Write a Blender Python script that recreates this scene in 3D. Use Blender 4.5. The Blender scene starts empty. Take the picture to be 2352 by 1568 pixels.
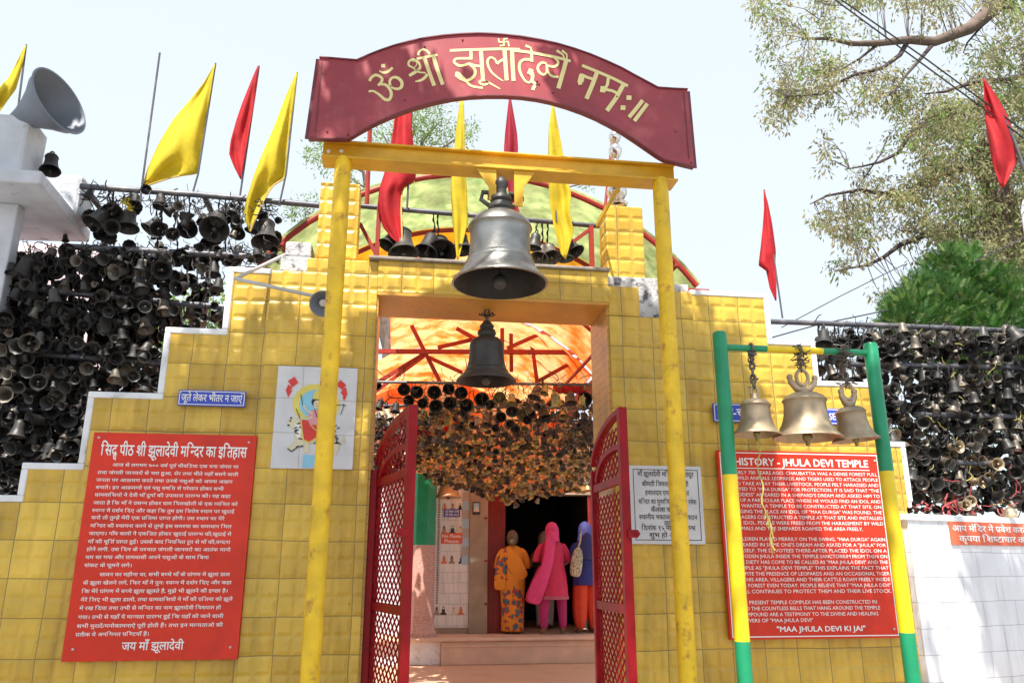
import bpy, bmesh, math, random
from mathutils import Vector, Matrix, Quaternion
random.seed(11)
R = math.radians
SC = bpy.context.scene
COL = SC.collection

# ------------------------------------------------------------------ camera, sky, sun, exposure
F, CX, CY, CZ = 1829.0, -0.576, -4.7, 1.25        # focal length in 2352-px units, camera position (m)
TH, YAW = R(15.9), R(8.1)
fw = Vector((math.sin(YAW)*math.cos(TH), math.cos(YAW)*math.cos(TH), math.sin(TH)))
rt = Vector((math.cos(YAW), -math.sin(YAW), 0)); up = rt.cross(fw)
cam = bpy.data.cameras.new('camera'); co = bpy.data.objects.new('camera', cam); COL.objects.link(co)
cam.sensor_width = 36; cam.lens = F/2352*36; cam.clip_start = 0.05; cam.clip_end = 2000
co.location = (CX, CY, CZ)
co.rotation_euler = Matrix((rt, up, -fw)).transposed().to_euler()
SC.camera = co
SUN = Vector((-0.40, -1.0, 2.0)).normalized()      # direction towards the sun
wd = bpy.data.worlds.new('World'); SC.world = wd; wd.use_nodes = True
nt = wd.node_tree; bg = nt.nodes['Background']
sky = nt.nodes.new('ShaderNodeTexSky'); sky.sky_type = 'NISHITA'; sky.sun_disc = False
sky.sun_elevation = math.asin(SUN.z); sky.sun_rotation = math.atan2(SUN.x, SUN.y)
sky.air_density = 1.0; sky.dust_density = 0.6; sky.ozone_density = 1.0; sky.altitude = 1500
hz = nt.nodes.new('ShaderNodeMix'); hz.data_type = 'RGBA'; hz.inputs[0].default_value = .78; hz.inputs[7].default_value = (3.5, 3.75, 3.85, 1)   # overexposed white of the sky mixed into its colour
nt.links.new(sky.outputs[0], hz.inputs[6]); nt.links.new(hz.outputs[2], bg.inputs[0]); bg.inputs[1].default_value = 0.15
sl = bpy.data.lights.new('sun', 'SUN'); sl.energy = 4.9; sl.angle = R(0.6); sl.color = (1.0, 0.95, 0.86)
so = bpy.data.objects.new('sun', sl); COL.objects.link(so); so.location = (-4, -12, 20)
so.rotation_euler = SUN.to_track_quat('Z', 'Y').to_euler()
SC.view_settings.view_transform = 'Standard'; SC.view_settings.look = 'None'
SC.view_settings.gamma = 1; SC.view_settings.use_curve_mapping = False
SC.view_settings.exposure = 1.0
SC.cycles.max_bounces = 8; SC.cycles.transparent_max_bounces = 8

# ------------------------------------------------------------------ photo pixel -> point on a real plane
def ray(x, y): return fw + rt*((x-1176)/F) + up*((784-y)/F)
def P(x, y, Y):
    d = ray(x, y); t = (Y-CY)/d.y; return Vector((CX+t*d.x, Y, CZ+t*d.z))
def PZ(x, y, Z):
    d = ray(x, y); t = (Z-CZ)/d.z; return Vector((CX+t*d.x, CY+t*d.y, Z))
def PROJ(p):
    v = p-Vector((CX, CY, CZ)); z = v.dot(fw); return (1176+F*v.dot(rt)/z, 784-F*v.dot(up)/z, z)
def q(ox, oy, s): return lambda x, y: ((ox+x/s)/1.0884, (oy+y/s)/1.0884)

# ------------------------------------------------------------------ mesh helpers
class MB:
    def __init__(s): s.v = []; s.f = []; s.m = []
    def add(s, vs, fs, mi=0):
        o = len(s.v); s.v += [tuple(p) for p in vs]
        s.f += [tuple(i+o for i in f) for f in fs]; s.m += [mi]*len(fs); return s
    def box(s, x0, x1, y0, y1, z0, z1, mi=0):
        vs = [(x, y, z) for z in (z0, z1) for y in (y0, y1) for x in (x0, x1)]
        return s.add(vs, [(0, 2, 3, 1), (4, 5, 7, 6), (0, 1, 5, 4), (2, 6, 7, 3), (0, 4, 6, 2), (1, 3, 7, 5)], mi)
    def bar(s, a, b, w, h, mi=0, upv=(0, 0, 1)):      # rectangular bar from a to b
        a = Vector(a); b = Vector(b); d = (b-a).normalized(); U = Vector(upv)
        if abs(d.dot(U)) > .95: U = Vector((0, 1, 0))
        x = d.cross(U).normalized(); y = x.cross(d)
        vs = [p+x*i*w/2+y*j*h/2 for p in (a, b) for i, j in ((-1, -1), (1, -1), (1, 1), (-1, 1))]
        return s.add(vs, [(3, 2, 1, 0), (4, 5, 6, 7), (0, 1, 5, 4), (1, 2, 6, 5), (2, 3, 7, 6), (3, 0, 4, 7)], mi)
    def tube(s, pts, r, n=8, mi=0, cap=True):
        pts = [Vector(p) for p in pts]; k = len(pts)
        rs = r if isinstance(r, (list, tuple)) else [r]*k
        vs = []; fs = []; N = None
        for i, p in enumerate(pts):
            d = (pts[min(i+1, k-1)]-pts[max(i-1, 0)])
            d = d.normalized() if d.length > 1e-9 else Vector((0, 0, 1))
            if N is None: N = d.orthogonal().normalized()
            else:
                N = N-d*N.dot(d); N = N.normalized() if N.length > 1e-6 else d.orthogonal().normalized()
            B = d.cross(N)
            vs += [p+(N*math.cos(a)+B*math.sin(a))*rs[i] for a in [2*math.pi*j/n for j in range(n)]]
        for i in range(k-1):
            for j in range(n):
                a = i*n+j; b = i*n+(j+1) % n; fs.append((a, b, b+n, a+n))
        if cap: fs.append(tuple(range(n-1, -1, -1))); fs.append(tuple(range((k-1)*n, k*n)))
        return s.add(vs, fs, mi)
    def lathe(s, prof, n=24, M=None, mi=0):
        vs = []; fs = []; k = len(prof)
        for r, z in prof:
            for j in range(n):
                a = 2*math.pi*j/n; p = Vector((r*math.cos(a), r*math.sin(a), z)); vs.append(M @ p if M else p)
        for i in range(k-1):
            for j in range(n):
                a = i*n+j; b = i*n+(j+1) % n; fs.append((a, b, b+n, a+n))
        return s.add(vs, fs, mi)
    def sphere(s, c, r, n=12, m=8, sc=(1, 1, 1), mi=0):
        prof = [(max(1e-4, math.sin(math.pi*i/m)), -math.cos(math.pi*i/m)) for i in range(m+1)]
        M = Matrix.Translation(Vector(c)) @ Matrix.Diagonal((r*sc[0], r*sc[1], r*sc[2], 1))
        return s.lathe(prof, n, M, mi)
    def prism(s, pts, d, mi=0):                        # closed outline (3-D points) extruded by vector d
        n = len(pts); d = Vector(d); pts = [Vector(p) for p in pts]
        nrm = Vector((0, 0, 0))
        for i in range(n): nrm += pts[i].cross(pts[(i+1) % n])
        if nrm.dot(d) > 0: pts = pts[::-1]
        vs = pts+[p+d for p in pts]
        fs = [tuple(range(n)), tuple(range(2*n-1, n-1, -1))]+[(i, i+n, (i+1) % n+n, (i+1) % n) for i in range(n)]
        return s.add(vs, fs, mi)
    def build(s, name, mats, parent=None, origin=None, smooth=None, bevel=0, uv=False):
        me = bpy.data.meshes.new(name)
        wl = Vector((0, 0, 0))
        if parent is not None: wl = WL[parent.name]
        o = Vector(origin) if origin is not None else wl
        me.from_pydata([(p[0]-o.x, p[1]-o.y, p[2]-o.z) for p in s.v], [], s.f)
        mats = mats if isinstance(mats, (list, tuple)) else [mats]
        for m in mats: me.materials.append(m)
        if len(mats) > 1: me.polygons.foreach_set('material_index', s.m)
        me.update()
        if smooth is not None:
            me.polygons.foreach_set('use_smooth', [True]*len(me.polygons))
            if smooth < 180: me.set_sharp_from_angle(angle=R(smooth))
        if uv:
            L = me.uv_layers.new(name='UVMap')
            for pl in me.polygons:
                n = pl.normal; ax = max(range(3), key=lambda i: abs(n[i]))
                for li in pl.loop_indices:
                    w = s.v[me.loops[li].vertex_index]
                    L.data[li].uv = (w[1], w[2]) if ax == 0 else ((w[0], w[2]) if ax == 1 else (w[0], w[1]))
        ob = bpy.data.objects.new(name, me); COL.objects.link(ob)
        ob.location = o-wl if parent is not None else o
        if parent is not None: ob.parent = parent
        WL[ob.name] = o
        if bevel:
            b = ob.modifiers.new('bevel', 'BEVEL'); b.width = bevel; b.segments = 2; b.limit_method = 'ANGLE'; b.angle_limit = R(40)
        return ob
WL = {}
def tag(o, label, cat, group=None, kind=None):
    if label: o['label'] = label
    if cat: o['category'] = cat
    if group: o['group'] = group
    if kind: o['kind'] = kind
    return o
def thing(name, label, cat, loc=(0, 0, 0), group=None):
    o = bpy.data.objects.new(name, None); COL.objects.link(o); o.location = loc; o.empty_display_size = .1
    WL[o.name] = Vector(loc); return tag(o, label, cat, group)
def structure(o): o['kind'] = 'structure'; return o

# ------------------------------------------------------------------ materials
def N(nt, t, **k):
    n = nt.nodes.new('ShaderNode'+t)
    for a, v in k.items():
        if isinstance(a, str) and hasattr(n, a): setattr(n, a, v)
    return n
def mat(name, col, rough=.6, metal=0, var=.12, vs=6, bump=0, bs=40, col2=None, c2s=3, c2t=(.5, .7), trans=0, spec=.5):
    m = bpy.data.materials.new(name); m.use_nodes = True; t = m.node_tree; b = t.nodes['Principled BSDF']
    b.inputs['Roughness'].default_value = rough; b.inputs['Metallic'].default_value = metal
    b.inputs['Specular IOR Level'].default_value = spec
    tc = N(t, 'TexCoord'); co_ = tc.outputs['Object']
    n1 = N(t, 'TexNoise'); n1.inputs['Scale'].default_value = vs; n1.inputs['Detail'].default_value = 6
    t.links.new(co_, n1.inputs['Vector'])
    mr = N(t, 'MapRange'); mr.inputs[1].default_value = .3; mr.inputs[2].default_value = .7
    mr.inputs[3].default_value = 1-var; mr.inputs[4].default_value = 1+var
    t.links.new(n1.outputs[0], mr.inputs[0])
    src = None
    if col2:
        n2 = N(t, 'TexNoise'); n2.inputs['Scale'].default_value = c2s; n2.inputs['Detail'].default_value = 8; n2.inputs['Roughness'].default_value = .65
        t.links.new(co_, n2.inputs['Vector'])
        r2 = N(t, 'MapRange'); r2.inputs[1].default_value = c2t[0]; r2.inputs[2].default_value = c2t[1]; t.links.new(n2.outputs[0], r2.inputs[0])
        mx = N(t, 'Mix', data_type='RGBA'); mx.inputs[6].default_value = (*col, 1); mx.inputs[7].default_value = (*col2, 1)
        t.links.new(r2.outputs[0], mx.inputs[0]); src = mx.outputs[2]
    ml = N(t, 'Mix', data_type='RGBA', blend_type='MULTIPLY'); ml.inputs[0].default_value = 1
    if src: t.links.new(src, ml.inputs[6])
    else: ml.inputs[6].default_value = (*col, 1)
    t.links.new(mr.outputs[0], ml.inputs[7]); t.links.new(ml.outputs[2], b.inputs['Base Color'])
    if bump:
        n3 = N(t, 'TexNoise'); n3.inputs['Scale'].default_value = bs; n3.inputs['Detail'].default_value = 4; t.links.new(co_, n3.inputs['Vector'])
        bp = N(t, 'Bump'); bp.inputs['Strength'].default_value = bump; bp.inputs['Distance'].default_value = .01
        t.links.new(n3.outputs[0], bp.inputs['Height']); t.links.new(bp.outputs[0], b.inputs['Normal'])
    if trans:
        tr = N(t, 'BsdfTranslucent'); t.links.new(ml.outputs[2], tr.inputs['Color'])
        ms = N(t, 'MixShader'); ms.inputs[0].default_value = trans
        t.links.new(b.outputs[0], ms.inputs[1]); t.links.new(tr.outputs[0], ms.inputs[2])
        t.links.new(ms.outputs[0], t.nodes['Material Output'].inputs['Surface'])
    return m
def tile_mat(name, c1, c2, mortar, bw, bh, ms, off=0, pil=.1, rough=.34, bump=.62, dirt=.30):
    m = bpy.data.materials.new(name); m.use_nodes = True; t = m.node_tree; b = t.nodes['Principled BSDF']
    uv = N(t, 'TexCoord').outputs['UV']
    nw = N(t, 'TexNoise'); nw.inputs['Scale'].default_value = 2.2; t.links.new(uv, nw.inputs['Vector'])      # laid slightly unevenly
    sb = N(t, 'VectorMath', operation='SUBTRACT'); sb.inputs[1].default_value = (.5, .5, .5); t.links.new(nw.outputs[1], sb.inputs[0])
    sc_ = N(t, 'VectorMath', operation='SCALE'); sc_.inputs['Scale'].default_value = .022; t.links.new(sb.outputs[0], sc_.inputs[0])
    ad = N(t, 'VectorMath', operation='ADD'); t.links.new(uv, ad.inputs[0]); t.links.new(sc_.outputs[0], ad.inputs[1]); v = ad.outputs[0]
    br = N(t, 'TexBrick'); br.offset = off; br.squash = 1; br.inputs['Scale'].default_value = 1
    br.inputs['Brick Width'].default_value = bw; br.inputs['Row Height'].default_value = bh
    br.inputs['Mortar Size'].default_value = ms; br.inputs['Mortar Smooth'].default_value = .3; br.inputs['Bias'].default_value = 0
    br.inputs['Color1'].default_value = (*c1, 1); br.inputs['Color2'].default_value = (*c2, 1); br.inputs['Mortar'].default_value = (*mortar, 1)
    t.links.new(v, br.inputs['Vector'])
    ns = N(t, 'TexNoise'); ns.inputs['Scale'].default_value = 3; ns.inputs['Detail'].default_value = 8; t.links.new(uv, ns.inputs['Vector'])
    mr = N(t, 'MapRange'); mr.inputs[1].default_value = .35; mr.inputs[2].default_value = .7; mr.inputs[3].default_value = 1.08; mr.inputs[4].default_value = 1-dirt
    t.links.new(ns.outputs[0], mr.inputs[0])
    ml = N(t, 'Mix', data_type='RGBA', blend_type='MULTIPLY'); ml.inputs[0].default_value = 1
    t.links.new(br.outputs[0], ml.inputs[6]); t.links.new(mr.outputs[0], ml.inputs[7])
    mp = N(t, 'Mapping'); mp.inputs['Scale'].default_value = (9, .9, 1); t.links.new(uv, mp.inputs[0])                                       # rain streaks
    s1 = N(t, 'TexNoise'); s1.inputs['Scale'].default_value = 1.6; s1.inputs['Detail'].default_value = 6; t.links.new(mp.outputs[0], s1.inputs['Vector'])
    s2 = N(t, 'MapRange'); s2.inputs[1].default_value = .5; s2.inputs[2].default_value = .72; s2.inputs[3].default_value = 1.0; s2.inputs[4].default_value = .74; t.links.new(s1.outputs[0], s2.inputs[0])
    m3 = N(t, 'Mix', data_type='RGBA', blend_type='MULTIPLY'); m3.inputs[0].default_value = 1; t.links.new(ml.outputs[2], m3.inputs[6]); t.links.new(s2.outputs[0], m3.inputs[7]); ml = m3
    sk = N(t, 'TexNoise'); sk.inputs['Scale'].default_value = 55; sk.inputs['Detail'].default_value = 3; t.links.new(uv, sk.inputs['Vector'])   # chips and specks
    sr = N(t, 'MapRange'); sr.inputs[1].default_value = .70; sr.inputs[2].default_value = .76; t.links.new(sk.outputs[0], sr.inputs[0])
    m2 = N(t, 'Mix', data_type='RGBA'); m2.inputs[7].default_value = (.16, .12, .06, 1); t.links.new(sr.outputs[0], m2.inputs[0]); t.links.new(ml.outputs[2], m2.inputs[6])
    t.links.new(m2.outputs[2], b.inputs['Base Color']); b.inputs['Roughness'].default_value = rough
    h = br.outputs['Fac']; inv = N(t, 'Math', operation='MULTIPLY'); inv.inputs[1].default_value = -.6; t.links.new(h, inv.inputs[0]); hs = inv.outputs[0]
    if pil:
        br2 = N(t, 'TexBrick'); br2.offset = 0; br2.inputs['Scale'].default_value = 1; br2.inputs['Brick Width'].default_value = pil; br2.inputs['Row Height'].default_value = pil
        br2.inputs['Mortar Size'].default_value = pil*.26; br2.inputs['Mortar Smooth'].default_value = 1.0
        br2.inputs['Color1'].default_value = (0, 0, 0, 1); br2.inputs['Color2'].default_value = (1, 1, 1, 1); br2.inputs['Mortar'].default_value = (.5, .5, .5, 1)
        t.links.new(v, br2.inputs['Vector'])
        i2 = N(t, 'Math', operation='MULTIPLY'); i2.inputs[1].default_value = -.75; t.links.new(br2.outputs['Fac'], i2.inputs[0])
        a2 = N(t, 'Math', operation='ADD'); t.links.new(hs, a2.inputs[0]); t.links.new(i2.outputs[0], a2.inputs[1])
        lw = N(t, 'TexNoise'); lw.inputs['Scale'].default_value = 7; t.links.new(uv, lw.inputs['Vector'])
        l2 = N(t, 'Math', operation='MULTIPLY'); l2.inputs[1].default_value = 1.3; t.links.new(lw.outputs[0], l2.inputs[0])
        a3 = N(t, 'Math', operation='ADD'); t.links.new(a2.outputs[0], a3.inputs[0]); t.links.new(l2.outputs[0], a3.inputs[1]); hs = a3.outputs[0]
    bp = N(t, 'Bump'); bp.inputs['Strength'].default_value = bump; bp.inputs['Distance'].default_value = .012
    t.links.new(hs, bp.inputs['Height']); t.links.new(bp.outputs[0], b.inputs['Normal'])
    return m
M = {}
M['tile'] = tile_mat('yellow_tile', (.76, .500, .066), (.58, .355, .040), (.30, .21, .06), .2, .2, .0028)
M['reveal'] = tile_mat('orange_lit_tile', (.62, .33, .06), (.54, .28, .05), (.25, .13, .03), .1, .05, .002, .5, 0, .35, .5)  # orange light on the reveals put into the tile colour
M['whitetile'] = tile_mat('white_tile', (.80, .80, .84), (.74, .75, .80), (.40, .40, .44), .3, .15, .002, .5, 0, .25, .3, .08)
M['shrinetile'] = tile_mat('shrine_tile', (.78, .77, .74), (.72, .71, .69), (.4, .38, .36), .2, .15, .003, .5, 0, .3, .3, .1)
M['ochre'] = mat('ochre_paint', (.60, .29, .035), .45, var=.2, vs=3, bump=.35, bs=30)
M['concrete'] = mat('grey_concrete', (.52, .51, .52), .9, var=.2, vs=9, bump=.8, bs=60, col2=(.10, .10, .11), c2s=16, c2t=(.5, .62))
M['capstone'] = mat('mossy_cap', (.30, .26, .22), .9, var=.3, vs=12, bump=.5)
M['coping'] = mat('white_coping', (.74, .75, .78), .7, var=.12, vs=8, bump=.4, bs=50, col2=(.33, .31, .29), c2s=9, c2t=(.58, .75))
M['whitewash'] = mat('whitewash', (.56, .58, .64), .85, var=.14, vs=5, bump=.5, bs=25, col2=(.22, .22, .24), c2s=7, c2t=(.58, .74))
M['pinkwall'] = mat('pink_plaster', (.72, .58, .60), .85, var=.1)
M['ypaint'] = mat('yellow_post_paint', (.78, .49, .010), .45, var=.18, vs=9, bump=.3, bs=18, col2=(.42, .20, .02), c2s=13, c2t=(.56, .70))
M['ybeam'] = mat('yellow_beam_paint', (.66, .36, .015), .42, var=.15, vs=8, bump=.15, bs=25, col2=(.42, .20, .02), c2s=4, c2t=(.58, .8))
M['maroon'] = mat('maroon_sheet', (.32, .042, .055), .42, var=.2, vs=5, bump=.10, bs=9, col2=(.46, .10, .11), c2s=4, c2t=(.52, .74))
M['maroon_dark'] = mat('maroon_rim', (.17, .03, .045), .5, var=.2)
M['cream'] = mat('cream_letter', (.80, .70, .32), .6, var=.08)
M['red'] = mat('gate_red', (.26, .006, .010), .45, var=.2, vs=8, spec=.2)
M['redtruss'] = mat('truss_red', (.30, .02, .012), .5, var=.2)
M['signred'] = mat('sign_red', (.66, .035, .014), .36, var=.12, vs=4, bump=.05, bs=5, spec=.3, col2=(.52, .03, .018), c2s=5, c2t=(.5, .75))
M['white'] = mat('white_letter', (.85, .83, .82), .6, var=.05)
M['black'] = mat('black_letter', (.03, .03, .035), .6, var=.1)
M['blue'] = mat('sign_blue', (.035, .07, .48), .4, var=.1)
M['marble'] = mat('white_marble', (.62, .62, .65), .4, var=.1, vs=7)
M['banner'] = mat('banner_orange', (.72, .13, .06), .6, var=.1)
M['bellgrey'] = mat('grey_bell_metal', (.27, .265, .25), .36, .9, var=.3, vs=7, bump=.1, bs=30, col2=(.15, .145, .13), c2s=4)
M['belldark'] = mat('dark_bell_metal', (.060, .056, .053), .48, .35, var=.3, vs=9, bump=.1, bs=30)
M['bellsoot'] = mat('sooty_bell_metal', (.020, .018, .018), .58, .12, var=.4, vs=14, bump=.2, bs=40)
M['bellbright'] = mat('bright_bell_metal', (.15, .128, .105), .5, .4, var=.35, vs=12, bump=.15, bs=40, col2=(.035, .032, .03), c2s=8)  # brighter grey, with the sun on the right rack put into the colour
M['bellbrass'] = mat('weathered_brass', (.44, .335, .225), .5, .6, var=.35, vs=8, bump=.12, bs=30, col2=(.26, .22, .13), c2s=5)
M['bellgold'] = mat('old_gold_brass', (.46, .39, .17), .42, .6, var=.35, vs=10, col2=(.14, .10, .05), c2s=6, c2t=(.4, .65))
M['wire'] = mat('tangled_wire', (.035, .03, .03), .7, .2, var=.4)
M['chain'] = mat('chain_metal', (.16, .14, .12), .5, .7, var=.3)
M['pipe'] = mat('dark_pipe', (.10, .10, .12), .5, .3, var=.25, vs=10, col2=(.24, .22, .22), c2s=7)
M['green'] = mat('green_paint', (.008, .25, .11), .35, var=.12, vs=8, bump=.1)
M['standyellow'] = mat('stand_yellow', (.82, .58, .01), .35, var=.1, vs=8, bump=.1)
M['horn'] = mat('horn_grey', (.17, .19, .235), .55, .1, var=.12)
M['galv'] = mat('galvanised', (.5, .5, .5), .5, .4, var=.15)
M['silver'] = mat('silver_pot', (.75, .70, .64), .18, 1.0, var=.15, vs=12)
M['fyellow'] = mat('flag_yellow', (.75, .60, .03), .75, var=.12, vs=7, bump=.5, bs=9, trans=.4)
M['fred'] = mat('flag_red', (.58, .02, .03), .75, var=.14, vs=7, bump=.5, bs=9, trans=.4)
M['fdark'] = mat('flag_dark_red', (.42, .012, .04), .7, var=.1, trans=.35)
M['gold'] = mat('gold_fringe', (.62, .42, .12), .6, var=.2)
M['roof'] = mat('roof_sheet', (.70, .76, .50), .6, var=.22, vs=4, bump=.2, bs=9, trans=.62, col2=(.46, .56, .34), c2s=9, c2t=(.42, .66))
M['roofyellow'] = mat('roof_yellow', (.85, .55, .10), .55, var=.2, trans=.6)
M['cloth'] = mat('orange_cloth', (.98, .70, .46), .7, var=.12, vs=2, trans=.82, col2=(.95, .33, .10), c2s=2.2, c2t=(.44, .62))
M['floor'] = mat('red_stone_floor', (.62, .37, .25), .55, var=.15, vs=2, bump=.1, col2=(.50, .27, .17), c2s=2)
M['step'] = mat('pink_stone', (.68, .46, .34), .55, var=.12, vs=4, bump=.1)
M['ground'] = mat('grey_paving', (.20, .185, .165), .85, var=.15, vs=2, bump=.2)
M['terrazzo'] = mat('terrazzo', (.52, .30, .25), .5, var=.35, vs=60, bump=.1)
M['plaster'] = mat('beige_plaster', (.34, .27, .20), .8, var=.15, vs=4)
M['shutter'] = mat('red_shutter', (.22, .015, .012), .45, var=.15)
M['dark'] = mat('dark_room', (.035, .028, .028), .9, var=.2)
M['skin'] = mat('brown_skin', (.32, .16, .10), .55, var=.06)
M['bark'] = mat('bark', (.14, .10, .08), .9, var=.3, vs=8, bump=.5)
M['twig'] = mat('dark_twig', (.07, .05, .05), .9, var=.3)
M['leafolive'] = mat('olive_leaf', (.35, .345, .18), .5, var=.4, vs=2, trans=.55, col2=(.36, .28, .16), c2s=2.5, c2t=(.5, .65))
M['leafgreen'] = mat('green_leaf', (.06, .14, .035), .5, var=.4, vs=3, trans=.4)
M['leafpale'] = mat('pale_leaf', (.22, .32, .09), .5, var=.35, vs=2, trans=.5)
M['conifer'] = mat('conifer_leaf', (.045, .15, .02), .5, var=.45, vs=3, trans=.4)
M['teal'] = mat('pale_blue_tile', (.36, .55, .72), .4, var=.08)
M['cable'] = mat('black_cable', (.02, .02, .025), .6)
M['orangepic'] = mat('orange_pigment', (.70, .18, .05), .6)
M['skyblue'] = mat('sky_blue_pigment', (.25, .55, .75), .5)
M['paintyellow'] = mat('yellow_pigment', (.72, .60, .12), .5)
M['pinkpaint'] = mat('pink_pigment', (.72, .30, .35), .5)
M['tigertan'] = mat('tan_pigment', (.66, .60, .42), .5)
M['paintred'] = mat('red_pigment', (.65, .03, .02), .4)
M['rag'] = mat('faded_red_rag', (.55, .12, .12), .8, var=.4, vs=20, trans=.3)
M['ragyellow'] = mat('faded_yellow_rag', (.62, .55, .16), .8, var=.3, trans=.3)

# ------------------------------------------------------------------ ground and floors
g = MB(); g.box(-400, 400, -400, 400, -.30, -.012); structure(g.build('ground', M['ground'], origin=(0, 0, 0)))
g = MB(); g.box(-2.6, 3.6, -.3, 12, -.2, 0); structure(g.build('courtyard_floor', M['floor'], origin=(0, 5, 0)))

# ------------------------------------------------------------------ yellow tiled gate
def zat(x, y, Y): return P(x, y, Y).z
XL, XR = -.745, .718                                   # the opening
XPL, XPR = P(600, 900, 0).x, P(1592, 720, 0).x          # outer edges of the two piers
gate = thing('tiled_gate', 'yellow tiled temple gateway with stepped wing walls and white coping', 'gate', (0, .2, 0))
lz0, lz1 = 2.885, zat(1150, 613, 0)
b = MB()
zl = zat(670, 622, 0)
b.box(XPL, XL, 0, .45, -.1, zl); b.build('pier', M['tile'], gate, uv=True, bevel=.004)
b = MB(); b.box(P(706, 600, 0).x, XL+.0, .004, .40, zl, zat(760, 594, 0)); b.build('pier_top', M['tile'], gate, uv=True, bevel=.004)
b = MB(); b.box(P(645, 590, .02).x, P(725, 590, .02).x-.02, .02, .30, zl, zat(680, 588, .02)); b.box(P(653, 590, .02).x, P(725, 590, .02).x-.03, .03, .26, zat(680, 588, .02), zat(680, 553, .02))
b.build('concrete_stub', M['concrete'], gate, bevel=.012)
# right pier: the tiles have come off its upper corner
zr = zat(1435, 658, 0); zc = zat(1440, 636, .03); zn = zat(1490, 728, 0)
b = MB(); b.box(XR, P(1468, 690, 0).x, 0, .45, zn, zr); b.box(XR, XPR, 0, .45, -.1, zn); b.box(P(1545, 690, 0).x, XPR, 0, .40, zn, zat(1570, 670, 0))
b.build('pier', M['tile'], gate, uv=True, bevel=.004)
b = MB(); b.box(XR, P(1468, 690, 0).x, .025, .42, zr, zc); b.box(P(1468, 690, 0).x, P(1545, 690, 0).x, .025, .42, zn, zc)
b.box(P(1545, 690, 0).x, P(1586, 690, 0).x, .02, .30, zat(1570, 670, 0), zat(1570, 650, 0)); b.build('bare_concrete_patch', M['concrete'], gate, bevel=.008)
b = MB(); b.box(XL, XR, -.012, .44, lz0, lz1); b.build('lintel', M['tile'], gate, uv=True, bevel=.004)
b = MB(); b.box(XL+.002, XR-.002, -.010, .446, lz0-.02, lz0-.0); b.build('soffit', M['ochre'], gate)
b = MB(); b.box(XL-.06, XR+.01, -.035, .46, lz1, lz1+.022); b.build('lintel_cap', M['capstone'], gate, bevel=.006)
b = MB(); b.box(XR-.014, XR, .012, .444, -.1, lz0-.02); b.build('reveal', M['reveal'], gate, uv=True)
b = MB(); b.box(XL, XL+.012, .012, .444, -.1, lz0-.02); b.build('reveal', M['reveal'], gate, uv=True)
def pillar(xa, xb, ytop, ybot, Y):
    b = MB(); x0 = P(xa, (ytop+ybot)/2, Y).x; x1 = P(xb, (ytop+ybot)/2, Y).x
    b.box(x0, x1, Y, Y+.19, zat((xa+xb)/2, ybot, Y), zat((xa+xb)/2, ytop, Y)); return b.build('upper_pillar', M['tile'], gate, uv=True, bevel=.004)
pillar(731, 823, 420, 593, .04); pillar(1394, 1479, 474, 638, .04)
# wing walls: stepped tops, built as butted blocks, white coping on every step
def wing(steps, Y0, Y1, side):
    b = MB(); c = MB(); w = .036
    for i, (x0, x1, z) in enumerate(steps):
        b.box(x0, x1, Y0, Y1, -.1, z)
        c.box(x0-(w if side < 0 else 0), x1+(w if side > 0 else 0), Y0-.006, Y1+.006, z, z+w)
        zp = None
        if side < 0 and i > 0: zp = steps[i-1][2]; xe = x0-w; c.box(xe, x0, Y0-.006, Y1+.006, zp+w, z)
        if side > 0 and i < len(steps)-1: zp = steps[i+1][2]; c.box(x1, x1+w, Y0-.006, Y1+.006, zp+w, z)
    b.build('wing_wall', M['tile'], gate, uv=True)
    c.build('coping', M['coping'], gate, bevel=.006)
Yw = .03
def X(x, y): return P(x, y, Yw).x
def Zz(x, y): return P(x, y, Yw).z
wing([(-3.6, X(60, 1110), Zz(40, 1152)), (X(60, 1110), X(206, 990), Zz(130, 1078)), (X(206, 990), X(384, 840), Zz(290, 915)),
      (X(384, 840), X(530, 700), Zz(455, 767)), (X(530, 700), XPL, Zz(590, 628))], Yw, .26, -1)
wing([(XPR, X(1757, 730), Zz(1670, 681)), (X(1757, 730), X(1865, 830), Zz(1815, 793)), (X(1865, 830), X(2000, 940), Zz(1930, 888)),
      (X(2000, 940), X(2075, 1080), Zz(2040, 1026)), (X(2075, 1080), 2.62, Zz(2085, 1165))], Yw, .26, 1)

# ------------------------------------------------------------------ white brick wall running off to the right
A = Vector((2.585, -.012, 0)); D = Vector((math.cos(R(17)), math.sin(R(17)), 0))
ww = thing('white_wall', 'low white tiled brick wall running off to the right of the gate', 'wall', A)
def wallbox(mb, s0, s1, n0, n1, z0, z1):
    Nn = Vector((-D.y, D.x, 0)); vs = [A+D*s+Nn*n+Vector((0, 0, z)) for z in (z0, z1) for n in (n0, n1) for s in (s0, s1)]
    mb.add(vs, [(0, 2, 3, 1), (4, 5, 7, 6), (0, 1, 5, 4), (2, 6, 7, 3), (0, 4, 6, 2), (1, 3, 7, 5)])
def onwall(x, y, off=0):                               # photo pixel on that wall's face
    Nn = Vector((-D.y, D.x, 0)); d = ray(x, y); o = Vector((CX, CY, CZ)); t = ((A-Nn*off)-o).dot(Nn)/d.dot(Nn); return o+d*t
ztop = onwall(2250, 1190).z
b = MB(); wallbox(b, 0, 4.5, 0, .22, -.1, ztop-.03); b.build('wall_face', M['whitetile'], ww, uv=True)
b = MB(); wallbox(b, -.02, 4.5, -.012, .24, ztop-.03, ztop+.012); b.build('coping', M['coping'], ww, bevel=.006)

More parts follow.
